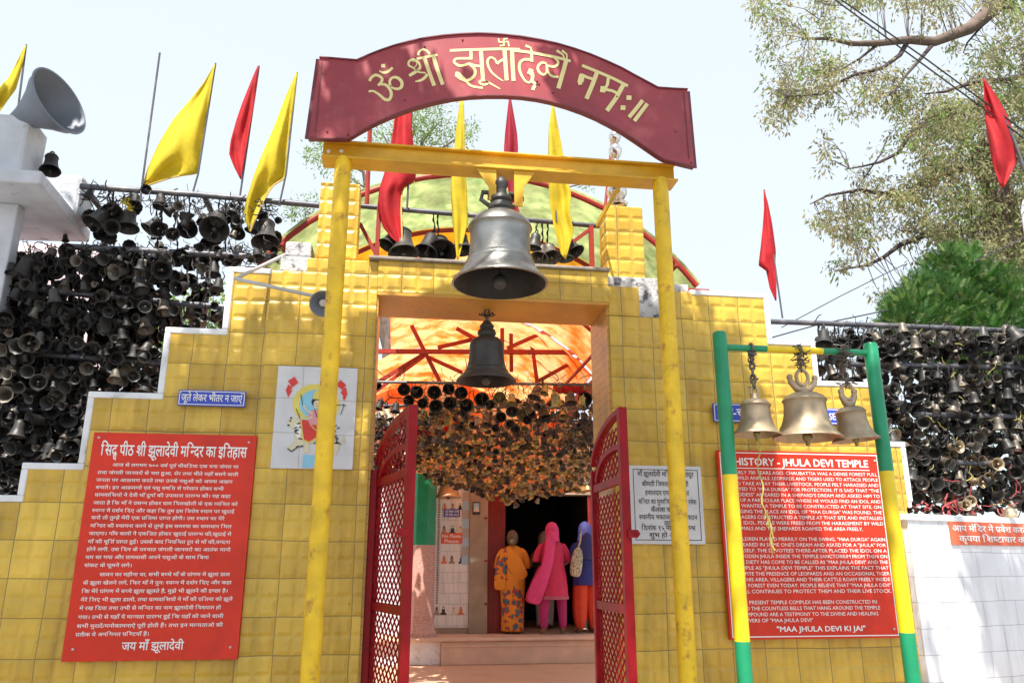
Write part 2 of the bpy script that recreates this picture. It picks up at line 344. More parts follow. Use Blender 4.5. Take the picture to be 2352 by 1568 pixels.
# ------------------------------------------------------------------ text
_gc = {}
def glyph(ch, bold):
    k = ch
    if k in _gc: return _gc[k]
    c = bpy.data.curves.new('g', 'FONT'); c.resolution_u = 2; o = bpy.data.objects.new('g', c); COL.objects.link(o)
    def mesh(s):
        c.body = s; dg = bpy.context.evaluated_depsgraph_get(); dg.update(); me = o.evaluated_get(dg).to_mesh()
        return [(v.co.x, v.co.y) for v in me.vertices], [tuple(p.vertices) for p in me.polygons]
    v, f = mesh(ch); r = 'I' if ord(ch) < 0x900 else 'क'; rr = 'I' if ord(ch) < 0x900 else '।'
    a1 = max(p[0] for p in mesh(r+ch+rr)[0]); a0 = max(p[0] for p in mesh(r+rr)[0])
    bpy.data.objects.remove(o); _gc[k] = (v, f, a1-a0); return _gc[k]
STEM = set('खगघचजझञणतथधनपबभमयलवशषस')
HAL = '\u094d'
def shape(s, bold=0):                                  # small Devanagari shaper: half forms, ra-kar, reph, short-i order
    V = []; Fc = []; x = 0.0
    def put(ch, dx=0, dy=0, sc=1, clip=None, adv=True):
        nonlocal x
        v, f, a = glyph(ch, bold); o = len(V)
        V.extend((x+dx+min(px, clip if clip else 9)*sc, dy+py*sc) for px, py in v); Fc.extend(tuple(i+o for i in t) for t in f)
        if adv: x += (clip if clip else a)*sc
    def stroke(pts, w):
        for (x0, y0), (x1, y1) in zip(pts, pts[1:]):
            dx, dy = x1-x0, y1-y0; l = math.hypot(dx, dy) or 1; nx, ny = -dy/l*w/2, dx/l*w/2; o = len(V)
            V.extend([(x0+nx, y0+ny), (x0-nx, y0-ny), (x1-nx, y1-ny), (x1+nx, y1+ny)]); Fc.append((o, o+1, o+2, o+3))
    i = 0; n = len(s)
    iscon = lambda c: 0x915 <= ord(c) <= 0x939
    while i < n:
        c = s[i]
        if c == ' ': x += .27; i += 1; continue
        if not iscon(c): put(c); i += 1; continue
        cons = [c]; j = i+1
        while j+1 < n and s[j] == HAL and iscon(s[j+1]): cons.append(s[j+1]); j += 2
        marks = ''
        while j < n and (0x93a <= ord(s[j]) <= 0x94c or ord(s[j]) in (0x900, 0x901, 0x902, 0x903)): marks += s[j]; j += 1
        reph = len(cons) > 1 and cons[0] == 'र'
        if reph: cons = cons[1:]
        rak = len(cons) > 1 and cons[-1] == 'र'
        if rak: cons = cons[:-1]
        if '\u093f' in marks: put('\u093f'); marks = marks.replace('\u093f', '')
        if cons == ['द', 'ध']:
            put('द'); a = glyph('द', bold)[2]; put('ध', -.36, -.30, .62, adv=False)
        else:
            for cc in cons[:-1]:
                a = glyph(cc, 0)[2]; put(cc, clip=a*(.70 if cc in STEM else .78))
            put(cons[-1])
        if rak:
            a = glyph(cons[-1], bold)[2]; xs = x-(.14 if cons[-1] in STEM else a*.45); stroke([(xs, .24), (xs-.14, .13), (xs-.27, .02)], .075)
        for mk in marks: put(mk)
        if reph: stroke([(x-.09, .62), (x-.02, .74), (x-.09, .85), (x-.2, .83)], .07)
        i = j
    return V, Fc, x
def text_mesh(lines, plane, bold=0):
    """lines: (text, u0, u1, v_baseline, cap_height); plane(u, v) -> 3-D point; u and v in metres on the sign, v downwards"""
    mb = MB()
    for ln in lines:
        s, u0, u1, vb, h = ln[:5]; bd = ln[5] if len(ln) > 5 else bold
        V, Fc, w = shape(s)
        if not V: continue
        xs = [p[0] for p in V]; a, bb = min(xs), max(xs); k = (u1-u0)/(bb-a); hh = .686 if ord(s[1]) < 0x900 else .622
        for q_, (ox, oy) in enumerate(((-bd, 0), (bd, 0), (0, bd*.8), (0, -bd*.8)) if bd else ((0, 0),)):     # letters thickened by close copies
            mb.add([plane(u0+(p[0]-a+ox)*k, vb-(p[1]+oy)*h/hh, .0015+.00012*q_) for p in V], Fc)
    return mb

def panel(name, label, cat, TL, W, H, mt, t=.012, u=Vector((1, 0, 0)), frame=None, border=None, bolts=None):
    """flat sign: TL = top-left corner (front face), u = direction of its width"""
    nrm = Vector((u.y, -u.x, 0))                        # towards the viewer
    pl = lambda a, v, d=.0015: TL+u*a-Vector((0, 0, v))+nrm*d
    root = thing(name, label, cat, TL+u*W/2-Vector((0, 0, H)))
    b = MB(); b.prism([pl(0, 0, 0), pl(W, 0, 0), pl(W, H, 0), pl(0, H, 0)], -nrm*t); b.build('board', mt, root, bevel=.002)
    if border:
        mb = MB(); i, w, bm = border
        for (a0, v0, a1, v1) in ((i, i, W-i, i+w), (i, H-i-w, W-i, H-i), (i, i+w, i+w, H-i-w), (W-i-w, i+w, W-i, H-i-w)):
            mb.add([pl(a0, v0), pl(a0, v1), pl(a1, v1), pl(a1, v0)], [(0, 1, 2, 3)])
        mb.build('border', bm, root)
    if bolts:
        for (a, v) in bolts:
            mb = MB(); Mx = Matrix.Translation(pl(a, v, 0)) @ nrm.to_track_quat('Z', 'Y').to_matrix().to_4x4()
            mb.lathe([(.007, 0), (.007, .003), (.004, .006), (.0001, .007)], 10, Mx); mb.build('bolt', M['galv'], root, smooth=40)
    return root, pl

# history board in Hindi
TL = P(216, 992, -.02); TRp = P(590, 1000, -.02); Ws = TRp.x-TL.x; Hs = TL.z-P(150, 1519, -.02).z
root, pl = panel('history_board', 'large red board of white Hindi text on the yellow wall', 'sign', TL, Ws, Hs, M['signred'], .02,
                 bolts=[(.03, .03), (Ws-.04, .04), (.05, Hs-.06), (Ws-.04, Hs-.06)])
def su(x, y):
    v = (y-40)/1400; xl = 567-179*v; xr = 1565-85*v; return (x-xl)/(xr-xl)*Ws
HL = [("आज से लगभग ७०० वर्ष पूर्व चौबटिया एक घना जंगल था", 680, 1455, 250), ("तथा जंगली जानवरों से भरा हुआ, शेर तथा चीते यहाँ बसने वाली", 590, 1455, 300),
 ("जनता पर आक्रमण करते तथा उनके पशुओं को अपना आहार", 583, 1420, 348), ("बनाते। इन आक्रमणों एवं पशु क्षति से परेशान होकर सभी", 580, 1365, 395),
 ("ग्रामवासियों ने देवी माँ दुर्गा की उपासना प्रारम्भ की। यह कहा", 575, 1410, 442), ("जाता है कि माँ ने प्रसन्न होकर ग्राम पिलखोली के एक व्यक्ति को", 567, 1455, 492),
 ("स्वप्न में दर्शन दिए और कहा कि तुम इस विशेष स्थान पर खुदाई", 560, 1435, 540), ("करो तो तुम्हें मेरी एक प्रतिमा प्राप्त होगी। उस स्थान पर मेरे", 555, 1375, 585),
 ("मन्दिर की स्थापना करने से तुम्हे इस समस्या का समाधान मिल", 550, 1420, 635), ("जाएगा। गाँव वालों ने एकत्रित होकर खुदाई प्रारम्भ की,खुदाई में", 543, 1420, 683),
 ("माँ की मूर्ति प्राप्त हुई। उसके बाद नियमित रूप से माँ की,वन्दना", 537, 1415, 733), ("होने लगी. उस दिन के पश्चात जंगली जानवरो का आतंक मानो", 530, 1418, 780),
 ("थम सा गया और ग्रामवासी अपने पशुओं के साथ बिना", 525, 1283, 828), ("संकट के घूमने लगे।", 518, 805, 877),
 ("सावन का महीना था, सभी बच्चे माँ के प्रांगण में झूला डाल", 612, 1418, 932), ("के झूला खेलने लगे, फिर माँ ने पुनः स्वप्न में दर्शन दिए और कहा", 512, 1430, 982),
 ("कि मेरे प्रांगण में बच्चे झूला झूलते हैं, मुझे भी झूलने की इच्छा है।", 505, 1405, 1032), ("मेरे लिए भी झूला डालो, तथा ग्रामवासियों ने माँ की प्रतिमा को झूले", 500, 1440, 1082),
 ("में रख दिया तथा तभी से मन्दिर का नाम झूलादेवी विख्यात हो", 493, 1368, 1132), ("गया। तभी से यहाँ ये मान्यता प्रारम्भ हुई कि यहाँ की जाने वाली", 487, 1385, 1184),
 ("सभी मुरादें/मनोकामनाऐं पूरी होती हैं। तथा इन मान्यताओ की", 480, 1383, 1236), ("प्रतीक ये अनगिनत घण्टियाँ हैं।", 473, 920, 1285)]
k = Hs/1400
lines = [(s, su(a, y), su(b_, y), (y-40+10)*k, 19*k, .008) for s, a, b_, y in HL]
lines += [("सिद्ध पीठ श्री झूलादेवी मन्दिर का इतिहास", su(610, 150), su(1505, 150), (150-40+38)*k, 66*k, .017), ("जय माँ झूलादेवी", su(757, 1350), su(1140, 1350), (1350-40+28)*k, 44*k, .015)]
text_mesh(lines, pl).build('lettering', M['white'], root)

# history board in English
c5 = q(1500, 1100, 2.219)
TL = P(*c5(650, 53), -.015); Ws = P(*c5(1542, 66), -.015).x-TL.x; Hs = TL.z-P(*c5(735, 1106), -.015).z
root, pl = panel('history_board', 'red board of white English text behind the green and yellow bell stand', 'sign', TL, Ws, Hs, M['signred'], .03,
                 border=(.012, .006, M['white']), bolts=[(Ws-.03, .05), (Ws-.04, Hs-.05)])
EL = ['NEARLY 700 YEARS AGO. CHAUBATTIA WAS A DENSE FOREST FULL', 'OF WILD ANIMALS. LEOPARDS AND TIGERS USED TO ATTACK PEOPLE', 'AND TAKE AWAY THEIR LIVESTOCK. PEOPLE FELT HARASSED AND',
 'PRAYED TO "MAA DURGA" FOR PROTECTION. IT IS SAID THAT "THE', 'GODDESS" APPEARED IN A SHEPARD\'S DREAM AND ASKED HIM TO', 'DIG UP A PARTICULAR PLACE WHERE HE WOULD FIND AN IDOL AND',
 'SHE WANTED A TEMPLE TO BE CONSTRUCTED AT THAT SITE. ON', 'DIGGING THE PLACE AN IDOL OF "MAA DURGA" WAS FOUND. THE', 'VILLAGERS CONSTRUCTED A TEMPLE AT THAT SITE AND INSTALLED',
 'THE IDOL. PEOPLE WERE FREED FROM THE HARASSMENT BY WILD', 'ANIMALS AND THE SHEPARDS ROAMED THE AREA FREELY.', None,
 'CHILDREN PLAYED MERRILY ON THE SWING. "MAA DURGA" AGAIN', 'APPEARED IN SOME ONE\'S DREAM AND ASKED FOR A "JHULA" FOR', 'HERSELF. THE DEVOTEES THERE-AFTER PLACED THE IDOL ON A',
 'WOODEN JHULA INSIDE THE TEMPLE SANCTORIUM FROM THEN ON', 'THE DIETY HAS COME TO BE CALLED AS "MAA JHULA DEVI" AND THE', 'TEMPLE AS "JHULA DEVI TEMPLE" THIS EXPLAINS THE FACT THAT',
 'DESPITE THE PRESENCE OF LEOPARDS AND AN OCCASIONAL TIGER', 'IN THIS AREA. VILLAGERS AND THEIR CATTLE ROAM FREELY INSIDE', 'THE FOREST EVEN TODAY. PEOPLE BELIEVE THAT "MAA JHULA DEVI"', 'STILL CONTINUES TO PROTECT THEM AND THEIR LIVE STOCK.', None,
 'THE PRESENT TEMPLE COMPLEX HAS BEEN CONSTRUCTED IN', 'AND THE COUNTLESS BELLS THAT HANG AROUND THE TEMPLE', 'COMPOUND ARE A TESTIMONY TO THE DIVINE AND HEALING', 'POWERS OF "MAA JHULA DEVI"']
lines = []; v = .125*Hs; dv = (.885-.125)*Hs/25
for s in EL:
    if s is None: v += dv*.85; continue
    full = len(s) > 52; lines.append((s, .06*Ws, (.975 if full else .06+.915*len(s)/56)*Ws, v+.008, dv*.60, .003)); v += dv
lines += [('HISTORY - JHULA DEVI TEMPLE', .10*Ws, .925*Ws, .083*Hs, .040*Hs, .026), ('"MAA JHULA DEVI KI JAI"', .27*Ws, .79*Ws, .962*Hs, .026*Hs, .02)]
text_mesh(lines, pl).build('lettering', M['white'], root)
b = MB(); vv = .097*Hs; b.add([pl(.1*Ws, vv), pl(.1*Ws, vv+.005), pl(.93*Ws, vv+.005), pl(.93*Ws, vv)], [(0, 1, 2, 3)]); b.build('underline', M['white'], root)

# marble plaque
c6 = q(1560, 1150, 7.127)
TL = P(*c6(88, 88), -.02); Ws = P(*c6(1365, 100), -.02).x-TL.x; Hs = TL.z-P(*c6(165, 1490), -.02).z
root, pl = panel('marble_plaque', 'white marble plaque with black carved Hindi lines, partly behind the yellow post', 'plaque', TL, Ws, Hs, M['marble'], .025, border=(.022, .004, M['black']))
PLN = ["माँ झूलादेवी मन्दिर में बहादूर", "श्रीमती विमला देवी पत्नी", "हवालदार एन. एस. रावत", "मन्दिर का पुनरनिर्माण किया रमेश", "कैलाश चन्द्र पन्त", "स्थानीय भक्तजनों का योगदान", "द्वारा", "दिनांक १५ मार्च से प्रारम्भ", "शुभ हो ॐ श्री"]
PV = [(.05, .95, 250), (.12, .86, 430), (.16, .86, 590), (.05, .97, 750), (.24, .80, 890), (.05, .97, 1025), (.44, .58, 1130), (.08, .93, 1215), (.20, .76, 1340)]
text_mesh([(s, .03+a*(Ws-.06), .03+b_*(Ws-.06), (y-88+30)/1400*Hs, .055*Hs, .012) for s, (a, b_, y) in zip(PLN, PV)], pl).build('lettering', M['black'], root)

# blue enamel notices
def blue(lab, xa, ya, xb, h, Y, txt, u0, u1):
    TL = P(xa, ya, Y); Ws = P(xb, ya+3, Y).x-TL.x
    root, pl = panel('notice_plate', lab, 'sign', TL, Ws, h, M['blue'], .015, border=(.006, .004, M['white']), bolts=[(.015, .012), (Ws-.015, .012)])
    text_mesh([(txt, u0*Ws, u1*Ws, h*.70, h*.40, .014)], pl).build('lettering', M['white'], root)
blue('small blue plate of white Hindi letters above the Hindi history board', 411, 894, 566, .092, -.012, "जूते लेकर भीतर न जाएं", .05, .95)
blue('blue plate half hidden by the left brass bell of the stand', 1637, 925, 1762, .118, -.012, "जूते-चप्पल", .08, .9)
blue('pale blue plate with white capitals seen between two brass bells', 1850, 936, 1940, .105, .012, "PLEASE", .20, .74)

# banner on the white wall
TL = onwall(2180, 1196, .012); Ws = 1.4; Hs = TL.z-onwall(2188, 1250, .012).z
root, pl = panel('orange_banner', 'orange banner with white Hindi words on the white wall', 'banner', TL, Ws, Hs, M['banner'], .01, u=D)
text_mesh([("आप मंदिर में प्रवेश करते समय", .02, .95, Hs*.42, Hs*.24, .02), ("कृपया शिष्टाचार का पालन करें", .07, 1.1, Hs*.86, Hs*.24, .02)], pl).build('lettering', M['white'], root)

# painted tile picture of a goddess riding a tiger
c7 = q(660, 880, 4.9)
TL = P(*c7(178, 165), -.012); Ws = P(*c7(1150, 205), -.012).x-TL.x; Hs = TL.z-P(*c7(95, 1420), -.012).z
root, pl = panel('tile_picture', 'white tile picture of a goddess riding a tiger, behind the yellow post', 'picture', TL, Ws, Hs, M['marble'], .012)
def tp(x, y):
    v = (y-165)/1260; xl = 178-83*v; xr = 1150-60*v; return ((x-xl)/(xr-xl)*Ws, v*Hs)
def patch(nm, polys, mt, d):
    mb = MB()
    for pts in polys:
        mb.add([pl(*tp(x, y), d) for x, y in pts], [tuple(range(len(pts)))])
    return mb.build(nm, mt, root)
def ell(cx, cy, rx, ry, a0=0, a1=360, n=20): return [(cx+rx*math.cos(R(a0+(a1-a0)*i/n)), cy+ry*math.sin(R(a0+(a1-a0)*i/n))) for i in range(n+(a1-a0 < 360))]
def strip(pts, w):
    out = []
    for (x0, y0), (x1, y1) in zip(pts, pts[1:]):
        l = math.hypot(x1-x0, y1-y0) or 1; nx, ny = -(y1-y0)/l*w/2, (x1-x0)/l*w/2
        out.append([(x0+nx, y0+ny), (x0-nx, y0-ny), (x1-nx, y1-ny), (x1+nx, y1+ny)])
    return out
patch('halo', [ell(640, 640, 285, 260)], M['paintyellow'], .002)
patch('halo_sky', [ell(640, 640, 205, 185)], M['skyblue'], .003)
patch('pennant', [[(295, 355), (375, 300), (420, 375), (345, 435)], [(300, 400), (345, 435), (320, 480), (355, 460), (300, 560), (270, 470)]], M['paintred'], .004)
patch('pennant', [[(885, 390), (935, 320), (1005, 385), (960, 450)], [(960, 450), (1005, 410), (1020, 500), (985, 585), (960, 545), (975, 530), (940, 480)]], M['paintred'], .004)
patch('tiger', [[(305, 830), (370, 805), (440, 850), (480, 930), (860, 960), (900, 1060), (925, 1150), (890, 1260), (835, 1255), (860, 1180), (800, 1120), (560, 1120), (560, 1230), (500, 1240), (505, 1130), (440, 1150), (350, 1220), (300, 1180), (390, 1100), (375, 940), (310, 920)]]+strip([(890, 1060), (940, 1130), (985, 1090), (960, 1020)], 26), M['tigertan'], .004)
st = []
random.seed(5)
for i in range(34):
    x = 380+random.random()*520; y = 900+random.random()*220
    if x < 470: y = 880+random.random()*300
    st += strip([(x, y), (x+30+random.random()*20, y+20-random.random()*40)], 15)
patch('tiger_stripes', st+[ell(330, 850, 12, 12), ell(310, 905, 16, 10), ell(340, 815, 12, 14)]+strip([(300, 1185), (350, 1222), (430, 1160)], 12), M['black'], .006)
patch('goddess_robe', [[(460, 850), (520, 815), (570, 890), (640, 900), (760, 930), (830, 1010), (640, 1060), (560, 1110), (490, 1080)]], M['paintred'], .007)
patch('goddess_blouse', [[(555, 740), (620, 700), (700, 720), (740, 860), (620, 900), (520, 950)]], M['pinkpaint'], .006)
patch('goddess_hair', [ell(655, 610, 72, 65)], M['black'], .006); patch('goddess_face', [ell(655, 640, 45, 52)], M['tigertan'], .008)
patch('goddess_crown', [[(600, 575), (615, 500), (655, 455), (695, 500), (715, 575)]], M['paintyellow'], .009)
patch('goddess_arms', strip([(600, 760), (530, 720), (480, 640)], 22)+strip([(720, 760), (800, 700), (850, 620)], 22)+strip([(600, 800), (520, 830), (450, 800)], 22)+strip([(720, 800), (810, 830), (880, 800)], 22), M['tigertan'], .009)
patch('goddess_ornaments', strip([(480, 660), (455, 520)], 9)+strip([(850, 640), (985, 640)], 8)+strip([(940, 760), (985, 640)], 9)+strip([(965, 625), (1005, 650)], 8)+strip([(450, 820), (400, 700)], 9)+strip([(620, 700), (655, 800), (700, 700)], 9)+[ell(640, 632, 6, 6, n=8), ell(672, 632, 6, 6, n=8)]+strip([(640, 662), (672, 662)], 5), M['black'], .010)
patch('robe_trim', strip([(460, 850), (490, 1080), (560, 1110), (640, 1060), (830, 1010)], 14)+strip([(570, 890), (640, 960), (760, 930)], 10), M['paintyellow'], .009)
patch('tiger_belly', [[(390, 880), (440, 900), (470, 980), (430, 1080), (395, 1000)]], M['white'], .0045)
patch('pedestal', [[(490, 1260), (660, 1260), (650, 1410), (480, 1410)]], M['skyblue'], .004)
patch('grout', strip([(485, 170), (430, 1415)], 4)+strip([(815, 190), (790, 1420)], 4)+strip([(145, 565), (1135, 590)], 4)+strip([(115, 990), (1115, 1015)], 4), M['plaster'], .0015)

# ------------------------------------------------------------------ bells
BELL = [(.0001, 1.0), (.10, .985), (.20, .95), (.275, .89), (.31, .83), (.325, .80), (.305, .775), (.30, .70), (.305, .55), (.325, .40), (.355, .28), (.40, .16), (.45, .08), (.49, .03), (.50, 0),
        (.475, -.005), (.42, .06), (.35, .2), (.30, .35), (.275, .6), (.26, .75), (.0001, .80)]
DOME = [(.0001, 1.0), (.08, .995), (.17, .965), (.26, .90), (.315, .82), (.335, .775), (.34, .75), (.325, .735), (.315, .70), (.315, .55), (.32, .42), (.335, .34), (.342, .335), (.342, .315), (.355, .27), (.363, .265), (.365, .245), (.40, .16), (.45, .075), (.492, .03), (.50, .0),
        (.478, -.006), (.43, .05), (.36, .2), (.31, .35), (.285, .6), (.27, .7), (.0001, .76)]
TALL = [(.0001, 1.0), (.12, .985), (.21, .94), (.265, .87), (.285, .80), (.29, .62), (.30, .45), (.325, .30), (.345, .24), (.36, .23), (.36, .21), (.42, .12), (.485, .04), (.5, .0), (.48, -.006), (.42, .05), (.34, .18), (.29, .35), (.26, .6), (.24, .8), (.0001, .86)]
SMALL = [(.0001, 1.0), (.14, .96), (.25, .86), (.29, .76), (.30, .55), (.335, .33), (.40, .14), (.49, .02), (.5, 0), (.47, .0), (.37, .15), (.30, .35), (.26, .65), (.0001, .8)]
def bell_mats(prof, d, h): return [(r*d, z*h) for r, z in prof]
def clapper(mb, d, h):
    mb.tube([(0, 0, .78*h), (0, 0, .10*h)], .018*d, 8); mb.sphere((0, 0, .03*h), .075*d, 12, 8, (1, 1, 1.1)); mb.tube([(0, 0, 0), (0, 0, -.07*h)], .02*d, 8)
def chain_mb(pts, r=.012, lk=.05):
    """links along a polyline"""
    mb = MB(); pts = [Vector(p) for p in pts]; i = 0
    for a, b in zip(pts, pts[1:]):
        L = (b-a).length; n = max(1, round(L/(lk*.72))); d = (b-a).normalized(); X0 = d.orthogonal().normalized()
        for k in range(n):
            c = a+(b-a)*(k+.5)/n; Y0 = Quaternion(d, (i % 2)*math.pi/2+.3) @ X0; i += 1
            ring = [c+d*math.sin(t)*lk*.5+Y0*math.cos(t)*lk*.30 for t in [2*math.pi*j/8 for j in range(9)]]
            mb.tube(ring, r*.45, 5, cap=False)
    return mb

# ------------------------------------------------------------------ bell gantry with the arch sign
Yg = -.58
c4 = q(740, 60, 2.306)
gy = thing('bell_gantry', 'tall yellow steel frame of two posts and a beam standing before the gate', 'gantry', (0, Yg, 0))
def C4(x, y, Y=Yg): return P(*c4(x, y), Y)
pr = .046
for (xt, yt, xb, yb) in ((787, 372, 720, 1450), (1513, 420, 1578, 1450)):
    t = P(xt, yt, Yg); bb = P(xb, yb, Yg); x = (t.x+bb.x)/2
    b = MB(); ztop_ = C4(280, 772).z if x < 0 else C4(2080, 890).z
    b.tube([(x, Yg, -.1), (x, Yg, ztop_-.10), (x, Yg, ztop_-.03), (x, Yg, ztop_-.004)], [pr, pr, pr*.93, pr*.80], 24)
    b.build('post', M['ypaint'], gy, smooth=50)
za = C4(155, 672).z; zb = C4(155, 768).z; x0 = C4(153, 700).x; x1 = C4(2190, 860).x
b = MB()
for i in range(1):
    b.box(x0, x1, Yg+.03, Yg+.04, zb, za)                                   # web
    b.box(x0, x1, Yg-.035, Yg+.105, zb-.012, zb)                            # lower flange
    b.box(x0, x1, Yg+.0, Yg+.07, za, za+.012)
b.build('beam', M['ybeam'], gy, bevel=.003)
for xx in (188, 262):
    b = MB(); p = C4(xx, 735, Yg+.028); b.lathe([(.0001, 0), (.011, .0), (.011, .004), (.0001, .005)], 12, Matrix.Translation(p) @ Matrix.Rotation(R(90), 4, 'X')); b.build('bolt_head', M['white'], gy)
for pts in ([(1110, 808), (1155, 812), (1155, 1012), (1112, 1012), (1112, 935), (1025, 812)], [(1257, 828), (1390, 838), (1310, 945), (1308, 1050), (1260, 1048)]):
    b = MB(); b.prism([C4(x, y, Yg-.02) for x, y in pts], (0, .012, 0)); b.prism([C4(x, y, Yg+.075) for x, y in pts], (0, .012, 0)); b.build('hanger_plate', M['ybeam'], gy)
b = MB(); a_ = C4(1105, 1000, Yg+.03); c_ = C4(1312, 1010, Yg+.03); b.tube([a_, c_], .016, 12); b.build('hanger_pin', M['pipe'], gy, smooth=40)
b = MB(); b.bar(C4(1880, 905, Yg+.07), C4(1735, 1160, .10), .03, .012, upv=(1, 0, 0)); b.build('brace', M['ybeam'], gy)

# arch sign
arch = [(135, 195), (240, 204), (350, 213), (415, 184), (480, 158), (565, 129), (650, 105), (750, 84), (850, 70), (950, 62), (1050, 58), (1130, 61), (1200, 66), (1300, 77), (1400, 94), (1500, 116), (1600, 145), (1700, 180), (1800, 222), (1880, 259), (1950, 298), (2020, 335), (2085, 370), (2170, 376), (2257, 380),
        (2297, 822), (2210, 801), (2125, 780), (2085, 757), (2020, 712), (1950, 664), (1880, 618), (1800, 574), (1730, 538), (1650, 504), (1560, 472), (1470, 446), (1390, 429), (1300, 417), (1200, 411), (1100, 411), (1000, 416), (900, 428), (800, 449), (700, 476), (620, 502), (550, 530), (480, 560), (420, 590), (360, 624), (300, 660), (180, 658), (70, 655)]
Ya = Yg-.10
sg = thing('arch_sign', 'maroon arched sign of cream Hindi lettering on top of the yellow gantry', 'sign', C4(1190, 700, Ya))
AP = [C4(x, y, Ya) for x, y in arch]
b = MB(); b.prism(AP, (0, .022, 0)); b.build('panel', M['maroon'], sg, bevel=.003)
b = MB()                                               # angle-iron rim
n = len(AP); cx = sum((p for p in AP), Vector())/n
for i in list(range(0, 24))+list(range(25, n-1))+[24, n-1]:
    a_, c_ = AP[i], AP[(i+1) % n]; top = i < 24
    b.bar(a_+Vector((0, .016, .002 if top else -.001)), c_+Vector((0, .016, .002 if top else -.001)), .050 if top else .040, .007, upv=(0, 1, 0) if abs((c_-a_).normalized().z) > .9 else (0, 0, 1))
b.build('rim', M['maroon_dark'], sg)
for (xa, ya, xb, yb) in ((150, 212, 112, 618), (2236, 395, 2266, 775)):
    b = MB(); b.bar(C4(xa, ya, Ya-.002), C4(xb, yb, Ya-.002), .006, .004, upv=(0, 1, 0)); b.build('seam', M['maroon_dark'], sg)
for (x, y) in ((742, 130), (628, 440), (1850, 420), (1480, 395), (960, 92), (300, 640), (2190, 620), (180, 620), (2280, 800), (1390, 330), (1385, 350), (1400, 345)):
    b = MB(); b.sphere(C4(x, y, Ya-.002), .006, 8, 6); b.build('rivet', M['maroon_dark'], sg)
cA = q(880, 80, 5.6); cB = q(1280, 80, 5.6)
LA = [([(245, 690), (268, 645), (320, 607), (380, 618), (422, 660), (405, 712), (365, 750)], 42), ([(400, 735), (470, 742), (528, 800), (550, 880), (520, 948), (460, 945), (400, 895), (340, 850), (285, 828), (232, 836)], [30, 40, 46, 46, 46, 44, 38, 32, 30, 34]),
      ([(540, 770), (528, 690), (570, 640), (640, 645), (695, 700), (692, 770), (640, 800), (570, 785), (530, 752)], [36, 36, 38, 44, 50, 46, 40, 30, 16]), ([(380, 545), (440, 572), (510, 553), (568, 500)], [14, 36, 40, 40]), ([(408, 475), (462, 475)], 52),
      ([(940, 520), (905, 545), (850, 500), (795, 470), (800, 415), (860, 385), (925, 425), (955, 490), (920, 540), (850, 585), (800, 615)], [10, 10, 24, 32, 34, 30, 34, 38, 44, 48, 44]), ([(845, 410), (890, 415), (905, 460), (870, 500)], 14),
      ([(1005, 345), (1080, 560), (1150, 755)], 56), ([(1130, 320), (1195, 530), (1270, 740)], 56), ([(905, 378), (1050, 350), (1195, 322)], 36), ([(1055, 590), (1020, 640), (960, 680), (885, 695)], [44, 46, 38, 18]), ([(925, 565), (1030, 575)], 24),
      ([(1090, 315), (1050, 268), (990, 248), (938, 285), (928, 330)], [34, 30, 30, 30, 34]),
      ([(1370, 262), (1500, 256), (1700, 250), (1900, 244), (2100, 240), (2352, 246)], 38), ([(1665, 262), (1667, 372)], 44), ([(1685, 372), (1500, 372), (1445, 385), (1430, 425), (1490, 470), (1560, 470), (1640, 448), (1700, 468), (1800, 482)], [36, 34, 34, 34, 38, 36, 38, 36, 34]),
      ([(1650, 458), (1715, 520), (1718, 600), (1660, 660), (1580, 690)], [34, 44, 46, 46, 36]), ([(1445, 590), (1480, 600), (1530, 640), (1600, 690)], [60, 84, 80, 36]), ([(1600, 690), (1640, 735), (1700, 765), (1830, 785)], [34, 34, 32, 30]),
      ([(1805, 250), (1818, 460), (1835, 690)], 56), ([(1850, 680), (1785, 690), (1800, 725), (1860, 740), (1905, 715), (1870, 685), (1950, 730), (2075, 800)], [26, 28, 30, 30, 28, 26, 26, 14]),
      ([(2125, 385), (2065, 415), (2030, 450)], 36), ([(2030, 445), (2000, 385), (1940, 358), (1900, 400), (1905, 470), (1950, 560), (2040, 640), (2115, 688)], [30, 26, 30, 36, 34, 30, 24, 14]),
      ([(2135, 250), (2150, 470), (2165, 680)], 58), ([(2240, 250), (2248, 470), (2262, 688)], 58),
      ([(2122, 95), (2127, 195)], 22), ([(2058, 148), (2188, 136)], 22), ([(2122, 100), (2178, 96)], 22), ([(2186, 136), (2197, 205)], 22), ([(2127, 190), (2070, 196)], 22), ([(2060, 148), (2050, 95)], 22)]
